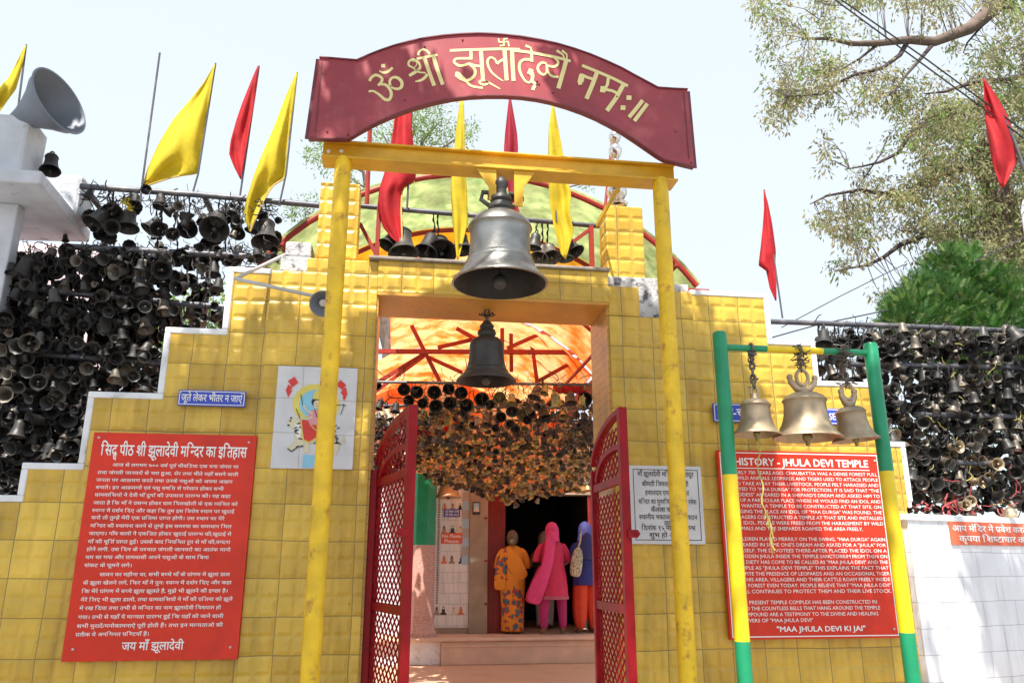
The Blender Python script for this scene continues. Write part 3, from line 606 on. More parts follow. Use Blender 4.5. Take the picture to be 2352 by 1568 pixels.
LB = [([(0, 262), (150, 274), (330, 302), (560, 345), (700, 378), (820, 412)], 40), ([(272, 270), (278, 420)], 42), ([(285, 395), (190, 385), (125, 415), (100, 490), (125, 590), (180, 680), (235, 710), (280, 670), (285, 600), (255, 545)], [38, 38, 40, 40, 36, 30, 28, 44, 56, 60]),
      ([(225, 545), (285, 570)], 88), ([(270, 680), (325, 735), (305, 775), (290, 815)], [36, 44, 50, 50]), ([(280, 290), (262, 225), (190, 192)], [26, 26, 40]),
      ([(478, 440), (415, 432), (362, 490), (378, 560), (440, 600), (480, 575)], [22, 36, 38, 38, 36, 26]), ([(478, 440), (484, 500), (480, 580)], 22), ([(590, 365), (642, 410), (636, 460), (580, 488), (480, 470)], [26, 36, 38, 38, 30]), ([(490, 480), (500, 555), (560, 620), (650, 632)], [28, 34, 36, 32]),
      ([(762, 392), (710, 580), (648, 792)], 64), ([(740, 395), (712, 320), (625, 262)], [24, 26, 40]), ([(770, 395), (765, 315), (700, 262)], [24, 26, 36]),
      ([(980, 470), (1200, 560), (1420, 655), (1622, 758)], 44), ([(1195, 555), (1125, 740), (1042, 938)], 66), ([(930, 640), (1010, 660)], 110), ([(950, 600), (1000, 610), (1060, 640), (1130, 660)], [40, 40, 42, 40]), ([(940, 680), (960, 740)], 60),
      ([(1350, 640), (1335, 740), (1300, 800)], 46), ([(1235, 800), (1310, 810)], 92), ([(1300, 805), (1400, 825), (1480, 862)], 42), ([(1560, 740), (1455, 930), (1328, 1105)], 66), ([(1602, 920), (1672, 925)], 68), ([(1520, 1060), (1588, 1064)], 68),
      ([(1830, 958), (1735, 1080), (1638, 1195)], 58), ([(1895, 1005), (1805, 1125), (1712, 1248)], 58)]
b = MB(); li = 0
for L, cv in ((LA, cA), (LB, cB)):
    for pts, w in L:
        # smooth the traced stroke
        if len(pts) > 3:
            ws_ = w if isinstance(w, list) else [w]*len(pts); sp = []; sw = []
            for i in range(len(pts)-1):
                p0 = pts[max(i-1, 0)]; p1 = pts[i]; p2 = pts[i+1]; p3 = pts[min(i+2, len(pts)-1)]
                for k in range(4):
                    t = k/4; sp.append(tuple(.5*(2*p1[a]+(p2[a]-p0[a])*t+(2*p0[a]-5*p1[a]+4*p2[a]-p3[a])*t*t+(3*p1[a]-p0[a]-3*p2[a]+p3[a])*t**3) for a in (0, 1))); sw.append(ws_[i]*(1-t)+ws_[i+1]*t)
            sp.append(pts[-1]); sw.append(ws_[-1])
        else: sp = pts; sw = w if isinstance(w, list) else [w]*len(pts)
        Lf = []; Rg = []; li += 1; yy = Ya-.0012-.00004*li
        for i, (x, y) in enumerate(sp):
            xa, ya = sp[max(i-1, 0)]; xb, yb = sp[min(i+1, len(sp)-1)]; l = math.hypot(xb-xa, yb-ya) or 1; nx, ny = -(yb-ya)/l*sw[i]/2, (xb-xa)/l*sw[i]/2
            Lf.append(P(*cv(x+nx*.93, y+ny*.93), yy)); Rg.append(P(*cv(x-nx*.93, y-ny*.93), yy))
        m_ = len(sp); b.add(Lf+Rg, [(i, i+1, m_+i+1, m_+i) for i in range(m_-1)])
b.build('lettering', M['cream'], sg)

# the great bell
lip = P(1148, 652, Yg); dB = .535; hB = C4(1175, 1082).z-lip.z
gb = thing('temple_bell', 'great grey metal bell hanging from the middle of the yellow beam', 'bell', lip)
Mx = Matrix.Translation(lip)
b = MB(); pf = bell_mats(DOME, dB, hB); b.lathe(pf[:22], 56, Mx); b.lathe(pf[21:], 56, Mx, 1); bb_ = b.build('bell_body', [M['bellgrey'], M['bellsoot']], gb, smooth=45)  # inner face in the blackest bell metal, outside in grey
b = MB(); clapper(b, dB, hB); b.v = [tuple(Mx @ Vector(p)) for p in b.v]; b.build('clapper', M['belldark'], gb, smooth=40)
b = MB(); zc_ = lip.z+hB-.006; s_ = .42
b.lathe([(.062, 0), (.075, .02), (.066, .05), (.05, .06), (.064, .075), (.06, .095), (.035, .105), (.03, .15), (.042, .17), (.04, .19), (.028, .21), (.0001, .235)], 20, Matrix.Translation((lip.x+.005, Yg, zc_)))
for sx in (-1, 1): b.tube([(lip.x+sx*.05, Yg, zc_+.03), (lip.x+sx*.11, Yg, zc_+.075), (lip.x+sx*.10, Yg, zc_+.12), (lip.x+sx*.05, Yg, zc_+.12)], .014, 8)
b.build('crown', M['belldark'], gb, smooth=40)

# second bell inside the gateway
Y2 = .20; lip = P(1117, 876, Y2); d2 = .385; h2 = P(1117, 772, Y2).z-lip.z
sb_ = thing('temple_bell', 'dark grey bell hanging below the gateway soffit', 'bell', lip)
Mx = Matrix.Translation(lip)
b = MB(); pf = bell_mats(TALL, d2, h2); b.lathe(pf[:15], 48, Mx); b.lathe(pf[14:], 48, Mx, 1); b.build('bell_body', [M['belldark'], M['bellsoot']], sb_, smooth=45)  # inside surface blacker than the outside
b = MB(); clapper(b, d2, h2); b.v = [tuple(Mx @ Vector(p)) for p in b.v]; b.build('clapper', M['bellbright'], sb_, smooth=40)
b = MB(); zt = lip.z+h2
b.lathe([(.052, -.005), (.062, .02), (.055, .04), (.04, .05), (.05, .065), (.03, .09), (.022, .10)], 16, Matrix.Translation((lip.x, Y2, zt))); b.build('crown', M['belldark'], sb_, smooth=40)
chain_mb([(lip.x, Y2, zt+.09), (lip.x, Y2, lz0-.02)], .018, .055).build('chain', M['chain'], sb_)
b = MB()
for i in range(9):
    a = i*.7; b.tube([(lip.x, Y2, lz0-.06), (lip.x+.04*math.cos(a), Y2+.03*math.sin(a), lz0-.035-.004*i), (lip.x+.055*math.cos(a+.6), Y2+.04*math.sin(a+.6), lz0-.05)], .004, 5)
b.build('wire_knot', M['wire'], sb_)

# ------------------------------------------------------------------ green and yellow bell stand
Ys = -.62; c3 = q(1700, 780, 2.735)
st_ = thing('bell_stand', 'green and yellow painted pipe stand before the English history board', 'stand', (P(1835, 1000, Ys).x, Ys, 0))
xl_, xr_ = (P(1655, 800, Ys).x+P(1703, 1450, Ys).x)/2, (P(2003, 800, Ys).x+P(2083, 1480, Ys).x)/2
for x, zt_, zy0, zy1 in ((xl_, P(1650, 763, Ys).z, P(1672, 1090, Ys).z, P(1698, 1472, Ys).z), (xr_, P(2003, 789, Ys).z, P(2030, 1082, Ys).z, P(2080, 1452, Ys).z)):
    b = MB(); zs = [-.1, zy1, zy1, zy0, zy0, zt_-.01, zt_]
    r = .039
    b.tube([(x, Ys, -.1), (x, Ys, zy1)], r, 20, 0, cap=False); b.tube([(x, Ys, zy1), (x, Ys, zy0)], r, 20, 1, cap=False); b.tube([(x, Ys, zy0), (x, Ys, zt_-.012), (x, Ys, zt_)], [r, r, r*.85], 20, 0)
    b.build('post', [M['green'], M['standyellow']], st_, smooth=40)
zb_ = P(*c3(300, 240), Ys).z; zb2 = P(*c3(1290, 280), Ys).z
b = MB(); r = .019
xs = [xl_, P(*c3(590, 245), Ys).x, P(*c3(972, 265), Ys).x, xr_]
f_ = lambda x: (x, Ys, zb_+(zb2-zb_)*(x-xl_)/(xr_-xl_))
for i, mi in ((0, 0), (1, 1), (2, 0)): b.tube([f_(xs[i]), f_(xs[i+1])], r, 14, mi, cap=False)
b.build('crossbar', [M['green'], M['standyellow']], st_, smooth=40)
def stand_bell(lx, ly, w, topy, lab, hookw, tilt=0, Y=Ys, rag=False):
    lip = P(*c3(lx, ly), Y); sc = (P(*c3(lx+w/2, ly), Y)-P(*c3(lx-w/2, ly), Y)).length*.935; h = P(*c3(lx, topy), Y).z-lip.z
    t = thing('brass_bell', lab, 'bell', lip, 'weathered brass bells on the green and yellow stand')
    Mx = Matrix.Translation(lip) @ Matrix.Rotation(R(tilt), 4, 'Y')
    b = MB(); b.lathe(bell_mats(BELL, sc, h), 44, Mx); body_ = b.build('bell_body', M['bellbrass'], t, smooth=45)
    b = MB(); clapper(b, sc, h); b.tube([(0, 0, .05*h), (0, 0, -.16*h)], [.05*sc, .03*sc], 8); b.v = [tuple(Mx @ Vector(p)) for p in b.v]; b.build('clapper', M['bellgold'], t, smooth=40)
    tp_ = Mx @ Vector((0, 0, h-.004)); bar_ = Vector(f_(lip.x)); b = MB()
    hz = tp_.z
    b.tube([tp_, tp_+Vector((0, 0, .03))], [.03, .018], 10)
    if hookw:                                          # forked crown
        for s in (-1, 1): b.tube([tp_+Vector((0, 0, .01)), tp_+Vector((s*.5*hookw, 0, .02)), tp_+Vector((s*.95*hookw, 0, .06)), tp_+Vector((s*1.05*hookw, 0, .085))], [.018, .02, .017, .010], 10); b.sphere(tp_+Vector((s*1.0*hookw, 0, .085)), .018, 8, 6)
        ring = [tp_+Vector((.035*math.sin(a), 0, .085+.045*math.cos(a))) for a in [2*math.pi*i/14 for i in range(15)]]; b.tube(ring, .010, 8, cap=False); hz += .125
    else:
        ring = [tp_+Vector((.02*math.sin(a), 0, .04+.028*math.cos(a))) for a in [2*math.pi*i/12 for i in range(13)]]; b.tube(ring, .008, 8, cap=False); hz += .065
    b.build('crown', M['bellbrass'], body_, smooth=40)
    a = Vector((tp_.x, Y, hz)); e = Vector((lip.x if abs(tilt) < 1 else tp_.x-.0, Y, bar_.z+.018))
    mb = chain_mb([a, e], .016, .045); rr = random.Random(lx)
    k_ = 26 if hookw else 12                             # tangled wire wrapped round the chain
    for i in range(k_):
        c = a.lerp(e, rr.random()**(.7 if hookw else 1)*1.02); s = .05 if hookw else .028
        mb.tube([c+Vector((rr.uniform(-s, s), rr.uniform(-s, s), rr.uniform(-.03, .03))) for _ in range(4)], .0035, 4)
    rg = [Vector(e)+Vector((0, .028*math.sin(t_), -.018+.028*math.cos(t_))) for t_ in [2*math.pi*i/10 for i in range(11)]]; mb.tube(rg, .006, 5, cap=False)
    mb.build('chain', M['chain'], t)
    if rag:
        mb = MB(); z0 = lip.z-.15*h; pp = [(lip.x+.012*math.sin(i*1.1)+(.05 if i > 8 else .0)*(i-8)/10, Y+.006*math.cos(i*2), z0-.034*i) for i in range(18)]
        mb.tube(pp, [.003+.002*math.sin(i*2.3)**2 for i in range(18)], 5)
        for i in range(14): c = Vector(pp[11+i % 6]); mb.tube([c, c+Vector((rr.uniform(-.02, .02), rr.uniform(-.01, .01), -.03-rr.random()*.03))], .002, 4)
        mb.build('pull_string', M['ragyellow'], t)
    return t
stand_bell(525, 838, 330, 588, 'smallest brass bell with a pull string, nearest the left post of the stand', 0, 2, rag=True)
stand_bell(872, 862, 466, 545, 'largest brass bell, with forked crown, in the middle of the stand', .075, 1)
stand_bell(1203, 878, 318, 640, 'tilted brass bell beside the right post of the stand', .04, -5)

# ------------------------------------------------------------------ red gate leaves
def leaf(name, lab, hx, fx, zh, zf, zr, flip):
    H0 = Vector((hx, .10, 0)); F0 = Vector((fx, -.60, 0)); U = (F0-H0); L = U.length; U.normalize(); Nn = Vector((-U.y, U.x, 0))
    t = thing(name, lab, 'gate', H0, 'red gate leaves')
    pt = lambda u, z, n=0: H0+U*u+Nn*n+Vector((0, 0, z))
    arc = lambda u: zh+(zf-zh)*math.sqrt(max(0, 1-(1-min(1, u/L))**2))
    w = .045
    b = MB(); b.bar(pt(w/2, .02), pt(w/2, zh+.02), w, .04, upv=U); b.build('hinge_stile', M['red'], t, bevel=.003)
    b = MB(); b.bar(pt(L-w/2, .02), pt(L-w/2, zf+.015), w, .055, upv=U); fs_ = b.build('free_stile', M['red'], t, bevel=.003)
    for z in (zr, 1.05, .10):
        b = MB(); b.bar(pt(w, z), pt(L-w, z), .03, .045); b.build('rail', M['red'], t, bevel=.002)
    for k_, off in ((0, 0), (1, .20)):
        us = [w*.3+(L-w*.8)*i/16 for i in range(17)]; b = MB()
        pts = [pt(u+(off*.55 if k_ else 0)*(1-u/L), arc(u)-off*(.55+.45*u/L)) for u in us]; pts = [p for p in pts if p.z > zr-.01]
        for a, c in zip(pts, pts[1:]): b.bar(a, c, .03, .04, upv=(Nn))
        b.build('arch_bar', M['red'], t)
    def lattice(fn, z0, zmax, nm):
        b = MB(); cw = .078; ch = .115; u = w
        while u < L-w-.001:
            zs = z0; i = 0; cur = []
            while zs < zmax(u):
                cur.append(pt(min(max(u+(cw/2 if i % 2 else -cw/2), w), L-w), zs)); zs += ch/2; i += 1
            if len(cur) > 1: b.tube(cur, .0055, 4, cap=False)
            u += cw
            zs = z0; i = 1; cur = []
            u2 = u-cw
            while zs < zmax(u2):
                cur.append(pt(min(max(u2+(cw/2 if i % 2 else -cw/2), w), L-w), zs)); zs += ch/2; i += 1
            if len(cur) > 1: b.tube(cur, .0055, 4, cap=False)
        b.build(nm, M['red'], t)
    lattice(0, .10, lambda u: zr, 'mesh_panel')
    lattice(0, zr, lambda u: arc(u)-.02, 'mesh_top')
    zl_ = P(1440, 1227, -.5).z; b = MB()
    s = 1 if flip else -1; c = pt(L-.01, zl_)
    b.prism([c+Vector((s*x_, -.03, z_)) for x_, z_ in ((0, -.02), (.05, -.02), (.065, 0), (.05, .02), (0, .02))], (0, .006, 0)); b.lathe([(.008, 0), (.008, .01), (.0001, .012)], 10, Matrix.Translation(c+Vector((s*.045, -.03, 0))) @ Matrix.Rotation(R(90), 4, 'X'))
    b.build('latch_plate', M['red'], fs_)
    return t
leaf('gate_leaf', 'red lattice gate leaf opened at the left jamb of the gateway', P(864, 1130, .1).x, P(945, 1081, -.6).x, P(857, 1086, .1).z, P(938, 936, -.6).z, P(929, 1081, -.6).z, False)
leaf('gate_leaf', 'red lattice gate leaf opened at the right jamb beside the marble plaque', P(1364, 1130, .1).x, P(1436, 1096, -.6).x, P(1368, 1090, .1).z, P(1415, 940, -.6).z, P(1418, 1096, -.6).z, True)
fr = thing('steel_post', 'red steel post fixed to the left jamb behind the gate leaf', 'post', (XL+.03, .05, 0))
b = MB(); b.box(XL+.013, XL+.05, .03, .08, 0, P(850, 1078, .05).z); b.build('upright', M['red'], fr, bevel=.003)
b = MB()
for z in (.5, 1.2, 1.75): b.tube([(XL+.058, .055, z-.04), (XL+.058, .055, z+.04)], .012, 10)
b.build('hinge', M['red'], fr, smooth=40)

# ------------------------------------------------------------------ bell rail on the lintel
Yr = .28
rl = thing('bell_rail', 'dark red pipe rail standing on the lintel behind the great bell', 'rail', (0, Yr, lz1))
def C4r(x, y): return P(*c4(x, y), Yr)
b = MB(); b.tube([C4r(372, 1050), C4r(1760, 1166)], .017, 10); b.build('top_pipe', M['pipe'], rl, smooth=40)
for xt, yt, xb in ((480, 1062, 460), (1700, 1160, 1668)):
    b = MB(); p = C4r(xt, yt); p2 = C4r(xb, 1380); b.bar(p, (p.x, Yr, lz1+.02), .03, .03, upv=(1, 0, 0)); b.build('upright', M['redtruss'], rl)
for (xa, ya, xb, yb) in ((368, 1150, 470, 1345), (1700, 1180, 1570, 1275)):
    b = MB(); b.bar(C4r(xa, ya), C4r(xb, yb), .022, .022, upv=(0, 1, 0)); b.build('brace', M['redtruss'], rl)
b = MB(); b.tube([C4r(408, 1050), C4r(428, 560)], .015, 8); b.tube([C4r(1772, 1150), C4r(1832, 590)], .011, 8); b.build('stay_pole', M['redtruss'], rl)

# ------------------------------------------------------------------ barrel roof over the courtyard
def circ(a, b, c):
    (x1, y1), (x2, y2), (x3, y3) = a, b, c; d = 2*(x1*(y2-y3)+x2*(y3-y1)+x3*(y1-y2))
    ux = ((x1*x1+y1*y1)*(y2-y3)+(x2*x2+y2*y2)*(y3-y1)+(x3*x3+y3*y3)*(y1-y2))/d
    uy = ((x1*x1+y1*y1)*(x3-x2)+(x2*x2+y2*y2)*(x1-x3)+(x3*x3+y3*y3)*(x2-x1))/d
    return ux, uy, math.hypot(x1-ux, y1-uy)
Yv = .95
pa, pb, pc = P(649, 539, Yv), P(1150, 393, Yv), P(1610, 650, Yv)
vx, vz, vr = circ((pa.x, pa.z), (pb.x, pb.z), (pc.x, pc.z))
a1 = math.atan2(pc.z-vz, pc.x-vx); a0 = math.pi-a1
va = lambda t, r=0: (vx+(vr+r)*math.cos(a0+(a1-a0)*t), vz+(vr+r)*math.sin(a0+(a1-a0)*t))
roof = thing('barrel_roof', 'translucent barrel roof on dark red steel arches behind the gateway', 'roof', (vx, 4.5, va(0)[1]))
def sheet(y0, y1, nm, m, r=0, t0=0, t1=1, wav=.0):
    b = MB(); nx, ny = 40, max(2, int((y1-y0)/.25)); rr = random.Random(int(y0*100)); th = .006
    for k in (0, 1):
        b.v += [(*(lambda p: (p[0], y0+(y1-y0)*j/ny, p[1]-wav*(1-abs(math.sin(j*1.3+i*.9)))))(va(t0+(t1-t0)*i/nx, r-th*k)),) for j in range(ny+1) for i in range(nx+1)]
    n1 = (nx+1)*(ny+1)
    for j in range(ny):
        for i in range(nx):
            a = j*(nx+1)+i; b.f.append((a, a+1, a+nx+2, a+nx+1)); b.f.append((a+n1, a+nx+1+n1, a+nx+2+n1, a+1+n1)); b.m += [0, 0]
    for i in range(nx): b.f.append((i, i+n1, i+1+n1, i+1)); o = ny*(nx+1); b.f.append((o+i, o+i+1, o+i+1+n1, o+i+n1)); b.m += [0, 0]
    for j in range(ny): a = j*(nx+1); b.f.append((a, a+nx+1, a+nx+1+n1, a+n1)); a += nx; b.f.append((a, a+n1, a+nx+1+n1, a+nx+1)); b.m += [0, 0]
    return b.build(nm, m, roof, smooth=40)
sheet(Yv, 2.05, 'roof_sheet', M['roof']); sheet(2.056, 2.5, 'roof_sheet', M['roofyellow']); sheet(2.506, 2.9, 'ceiling_cloth', M['cloth'], 0, .3); sheet(2.906, 4.3, 'ceiling_cloth', M['cloth'], 0, .30); sheet(4.306, 6.1, 'ceiling_cloth', M['cloth'], -.02, .30, .98, .03); sheet(6.106, 8.4, 'ceiling_cloth', M['cloth'], -.02, .20, .98, .03)
b = MB(); b.prism([Vector((va(.2+.78*i/24, -.03)[0], 8.3, va(.2+.78*i/24, -.03)[1])) for i in range(25)]+[Vector((va(.98)[0], 8.3, 3.3)), Vector((va(.2)[0], 8.3, 3.3))], (0, .01, 0)); b.build('end_cloth', M['cloth'], roof)
for y in (Yv+.02, 2.05, 3.3):
    b = MB(); b.tube([(va(i/24, -.035)[0], y, va(i/24, -.035)[1]) for i in range(25)], .022, 8); b.build('arch_rib', M['redtruss'], roof, smooth=40)
for t in (.06, .94):
    b = MB(); p = va(t, -.05); b.bar((p[0], Yv, p[1]), (p[0], 8.3, p[1]), .03, .03); b.build('purlin', M['redtruss'], roof)
for s in (0, 1):
    x, z = va(s, -.03); b = MB(); b.box(x-.09, x+.09, Yv, 8.3, z-.11, z-.03); b.build('wall_plate', M['redtruss'], roof)
    for y in ((2.0, 4.6, 7.4) if s == 0 else (1.3,)):
        b = MB(); b.tube([(x, y, -.02), (x, y, z-.1)], .04, 10); b.build('column', M['redtruss'], roof, smooth=40)
c2 = q(860, 700, 2.904); Yt = 4.4
for k_, (xa, ya, xb, yb, y) in enumerate(((150, 517, 1990, 525, 4.4), (490, 330, 705, 755, 4.55), (575, 540, 240, 745, 4.6), (680, 490, 960, 425, 4.6), (615, 560, 860, 672, 5.2), (815, 350, 980, 440, 4.5), (1148, 350, 1148, 505, 4.4),
                          (1212, 390, 1215, 665, 4.8), (1355, 390, 1402, 745, 5.0), (1185, 495, 1470, 370, 4.5), (1415, 730, 1770, 535, 4.7), (200, 830, 590, 545, 5.6), (1060, 380, 1560, 395, 5.2), (1540, 400, 1790, 470, 5.2))):
    b = MB(); b.bar(P(*c2(xa, ya), y), P(*c2(xb, yb), y), .05 if k_ == 0 else .045, .045 if k_ < 3 else .035, upv=(0, 1, 0)); b.build('truss_bar', M['redtruss'], roof)

# ------------------------------------------------------------------ shrine: plinth, walls, doorway
c8 = q(880, 1160, 2.867)
Yp = PZ(1150, 1525, 0).y; zp = P(1150, 1463, Yp).z; Yw2 = Yp+.78
def C8(x, y, Y=Yw2): return P(*c8(x, y), Y)
sh = thing('shrine', 'temple shrine with tiled wall, red doorway and pink stone plinth behind the gate', 'shrine', (1, Yp, 0))
b = MB(); b.box(C8(640, 1300, Yp).x, 4, Yp, 11, 0, zp-.05); b.build('plinth', M['step'], sh, bevel=.01)
b = MB(); b.box(-2.4, C8(640, 1300, Yp).x-.003, Yp+.06, 11, 0, zp-.05); b.build('plinth', M['coping'], sh, bevel=.01)
b = MB(); b.box(-2.4, 4, Yp-.04, 11, zp-.046, zp-.004); b.build('plinth_ledge', M['step'], sh, bevel=.014)
b = MB(); b.box(C8(640, 1300, Yp).x, 4, Yp-.016, Yp, zp-.12, zp-.085); b.build('plinth_moulding', M['step'], sh, bevel=.006)
zT = 3.4
x_a, x_b, x_c, x_d, x_e, x_f = (C8(v_, 700).x for v_ in (560, 838, 970, 1098, 1698, 1745))
zpt = zp-.004
b = MB(); b.box(-2.4, x_a, Yw2+.05, Yw2+.25, zpt, zT); b.build('side_wall', M['whitewash'], sh)
b = MB(); b.box(x_a, x_b, Yw2, Yw2+.25, C8(700, 1170).z, zT); tw_ = b.build('tiled_wall', M['shrinetile'], sh, uv=True)
b = MB(); b.box(x_a, x_b, Yw2-.01, Yw2+.24, zpt, C8(700, 1170).z-.003); b.build('skirting', M['plaster'], sh)
b = MB(); b.box(x_b+.002, x_c, Yw2-.04, Yw2+.25, zpt, zT); b.build('door_jamb', M['plaster'], sh, bevel=.008)
b = MB(); b.box(x_f, 4, Yw2-.02, Yw2+.25, zpt, zT); b.build('side_wall', M['plaster'], sh)
b = MB(); b.box(x_c, x_f, Yw2-.02, Yw2+.25, 2.35, zT); b.build('lintel', M['plaster'], sh)
for xa, xb in ((x_c+.003, x_d), (x_e, x_f-.003)):
    b = MB(); nn = max(2, int((xb-xa)/.035))
    for i in range(nn):
        x0 = xa+(xb-xa)*i/nn; x1 = xa+(xb-xa)*(i+1)/nn; b.box(x0+.002, x1-.012, Yw2+.0, Yw2+.03, zpt, 2.35); b.box(x1-.0119, x1+.0019, Yw2+.012, Yw2+.03, zpt, 2.35)
    b.build('door_shutter', M['shutter'], sh)
for yy in (385, 690, 1000):
    b = MB(); b.lathe([(.0001, 0), (.018, 0), (.018, .012), (.0001, .014)], 10, Matrix.Translation(C8(955, yy, Yw2-.04)) @ Matrix.Rotation(R(90), 4, 'X')); b.bar(C8(955, yy, Yw2-.05), C8(990, yy, Yw2-.03), .012, .02); b.build('door_hinge', M['shutter'], sh)
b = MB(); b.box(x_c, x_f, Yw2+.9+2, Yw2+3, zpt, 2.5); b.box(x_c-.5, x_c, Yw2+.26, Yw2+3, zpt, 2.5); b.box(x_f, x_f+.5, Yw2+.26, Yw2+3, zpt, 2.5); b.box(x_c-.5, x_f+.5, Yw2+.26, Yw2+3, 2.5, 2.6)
b.build('dark_chamber', M['dark'], sh)  # darkness of the unlit doorway put into the wall colour
b = MB()
for i in range(9):
    zz = C8(815, 195).z+.12-i*.133
    b.box(C8(792, 195).x, x_b-.002, Yw2-.006, Yw2-.0005, zz-.13, zz, i % 2)
b.build('border_tile', [M['teal'], M['shrinetile']], tw_)
b = MB(); b.box(C8(598, 600).x, C8(637, 600).x, Yw2-.007, Yw2-.0005, C8(610, 1000).z, C8(610, 180).z); b.build('patterned_strip', M['coping'], tw_)
b = MB()
for i in range(46):
    zz = C8(610, 180+i*18).z; xm = C8(617, 600).x; b.add([(xm+dx*.03, Yw2-.009, zz+dz*.02) for dx, dz in ((-1, 0), (0, -1), (1, 0), (0, 1))], [(0, 1, 2, 3)])
b.build('strip_pattern', M['plaster'], tw_)
# little pictures printed on the tiles: seated figures
b = MB()
for yy, xs_, hh in ((300, (665, 722, 775), 60), (465, (660, 720, 775), 60), (680, (660, 715, 785), 60), (1045, (607, 655, 728, 780), 62)):
    for k_, xx in enumerate(xs_):
        c = C8(xx, yy, Yw2-.004); s = .062 if yy != 300 else .05; mi = (k_+int(yy)) % 4
        pts = [(-1, -1), (1, -1), (.85, -.65), (.45, -.45), (.5, .25), (.3, .35), (.28, .75), (0, 1), (-.28, .75), (-.3, .35), (-.5, .25), (-.45, -.45), (-.85, -.65)]
        b.add([c+Vector((x_*s*.8, 0, z_*s)) for x_, z_ in pts], [tuple(range(13))], mi)
        b.add([c+Vector((x_*s*.25, -.002, .45*s+z_*s*.25)) for x_, z_ in ell(0, 0, 1, 1, n=8)], [tuple(range(8))], (mi+1) % 4)
b.build('picture_tile', [M['orangepic'], M['plaster'], M['black'], M['tigertan']], tw_)
def splate(lab, xa, ya, xb, yb, mt, lines, nm='notice_plate'):
    TL = C8(xa, ya, Yw2-.014); Ws = C8(xb, ya, Yw2-.014).x-TL.x; Hs = TL.z-C8(xa, yb, Yw2-.014).z
    root, pl = panel(nm, lab, 'sign', TL, Ws, Hs, mt, .012)
    text_mesh([(s, u0*Ws, u1*Ws, v*Hs, h*Hs, .02) for s, u0, u1, v, h in lines], pl).build('lettering', M['white'], root)
splate('orange notice reading No Photo Please on the shrine wall', 638, 490, 792, 568, M['banner'], [('No Photo', .06, .94, .45, .32), ('Please', .18, .82, .90, .30)])
splate('small blue two-line notice on the white tiles of the shrine', 658, 320, 776, 376, M['blue'], [('जूते बाहर उतारें', .07, .93, .44, .26), ('यहाँ प्रवेश मना है', .07, .93, .88, .26)])
t = thing('framed_picture', 'small dark framed blue picture on the beige door jamb', 'picture', C8(890, 360, Yw2-.05))
b = MB(); p0 = C8(865, 270, Yw2-.05); p1 = C8(918, 360, Yw2-.05); b.box(p0.x, p1.x, Yw2-.055, Yw2-.041, p1.z, p0.z); b.build('frame', M['black'], t)
b = MB(); b.box(p0.x+.012, p1.x-.012, Yw2-.058, Yw2-.0555, p1.z+.04, p0.z-.015); b.build('print', M['skyblue'], t)
b = MB(); cc = Vector(((p0.x+p1.x)/2, Yw2-.0595, (p0.z+p1.z)/2+.01)); b.add([cc+Vector((x_*.04, 0, z_*.06)) for x_, z_ in [(-1, -1), (1, -1), (.6, -.2), (.3, .3), (0, .9), (-.3, .3), (-.6, -.2)]], [tuple(range(7))]); b.build('figure', M['tigertan'], t)

# octagonal pillar
Yc = Yp+.35; pc_ = C8(505, 600, Yc); rc = (C8(592, 600, Yc).x-C8(402, 600, Yc).x)/2*1.02
t = thing('octagonal_pillar', 'octagonal pillar, green above and pink terrazzo below, on the plinth', 'pillar', (pc_.x, Yc, zpt))
zg = C8(500, 580, Yc).z; zb_ = C8(500, 1090, Yc).z; Mo = Matrix.Translation((pc_.x, Yc, 0)) @ Matrix.Rotation(R(14), 4, 'Z')
b = MB(); b.lathe([(rc, zg), (rc, 3.2)], 8, Mo); b.build('upper_shaft', M['green'], t)
b = MB(); b.lathe([(rc, zb_), (rc, zg)], 8, Mo); b.build('lower_shaft', M['terrazzo'], t)
b = MB(); b.lathe([(rc*1.25, zpt), (rc*1.25, zpt+.05), (rc*1.12, zpt+.09), (rc*1.02, zpt+.16), (rc*1.02, zb_-.03), (rc*1.08, zb_-.02), (rc*1.08, zb_), (rc, zb_)], 8, Mo); b.build('base', M['terrazzo'], t)

# a brown bell by the pillar
lip = C8(690, 240, Yc+.1); t = thing('temple_bell', 'brown bell hanging beside the green pillar inside the courtyard', 'bell', lip)
b = MB(); b.lathe(bell_mats(BELL, .40, .36), 32, Matrix.Translation(lip)); b.build('bell_body', M['bellbrass'], t, smooth=45)
b = MB(); b.tube([lip+Vector((0, 0, .35)), lip+Vector((0, 0, 1.1))], .012, 8); b.build('hanging_rod', M['chain'], t)
b = MB(); clapper(b, .4, .36); b.v = [tuple(Vector(p)+lip) for p in b.v]; b.build('clapper', M['belldark'], t, smooth=40)
# low white boundary wall on the left of the court
w = MB(); w.box(-2.55, -2.43, .6, 11, 0, 1.9); tag(w.build('side_wall', M['whitewash'], origin=(-2.5, 5, 0)), 'low white wall along the left side of the courtyard', 'wall')

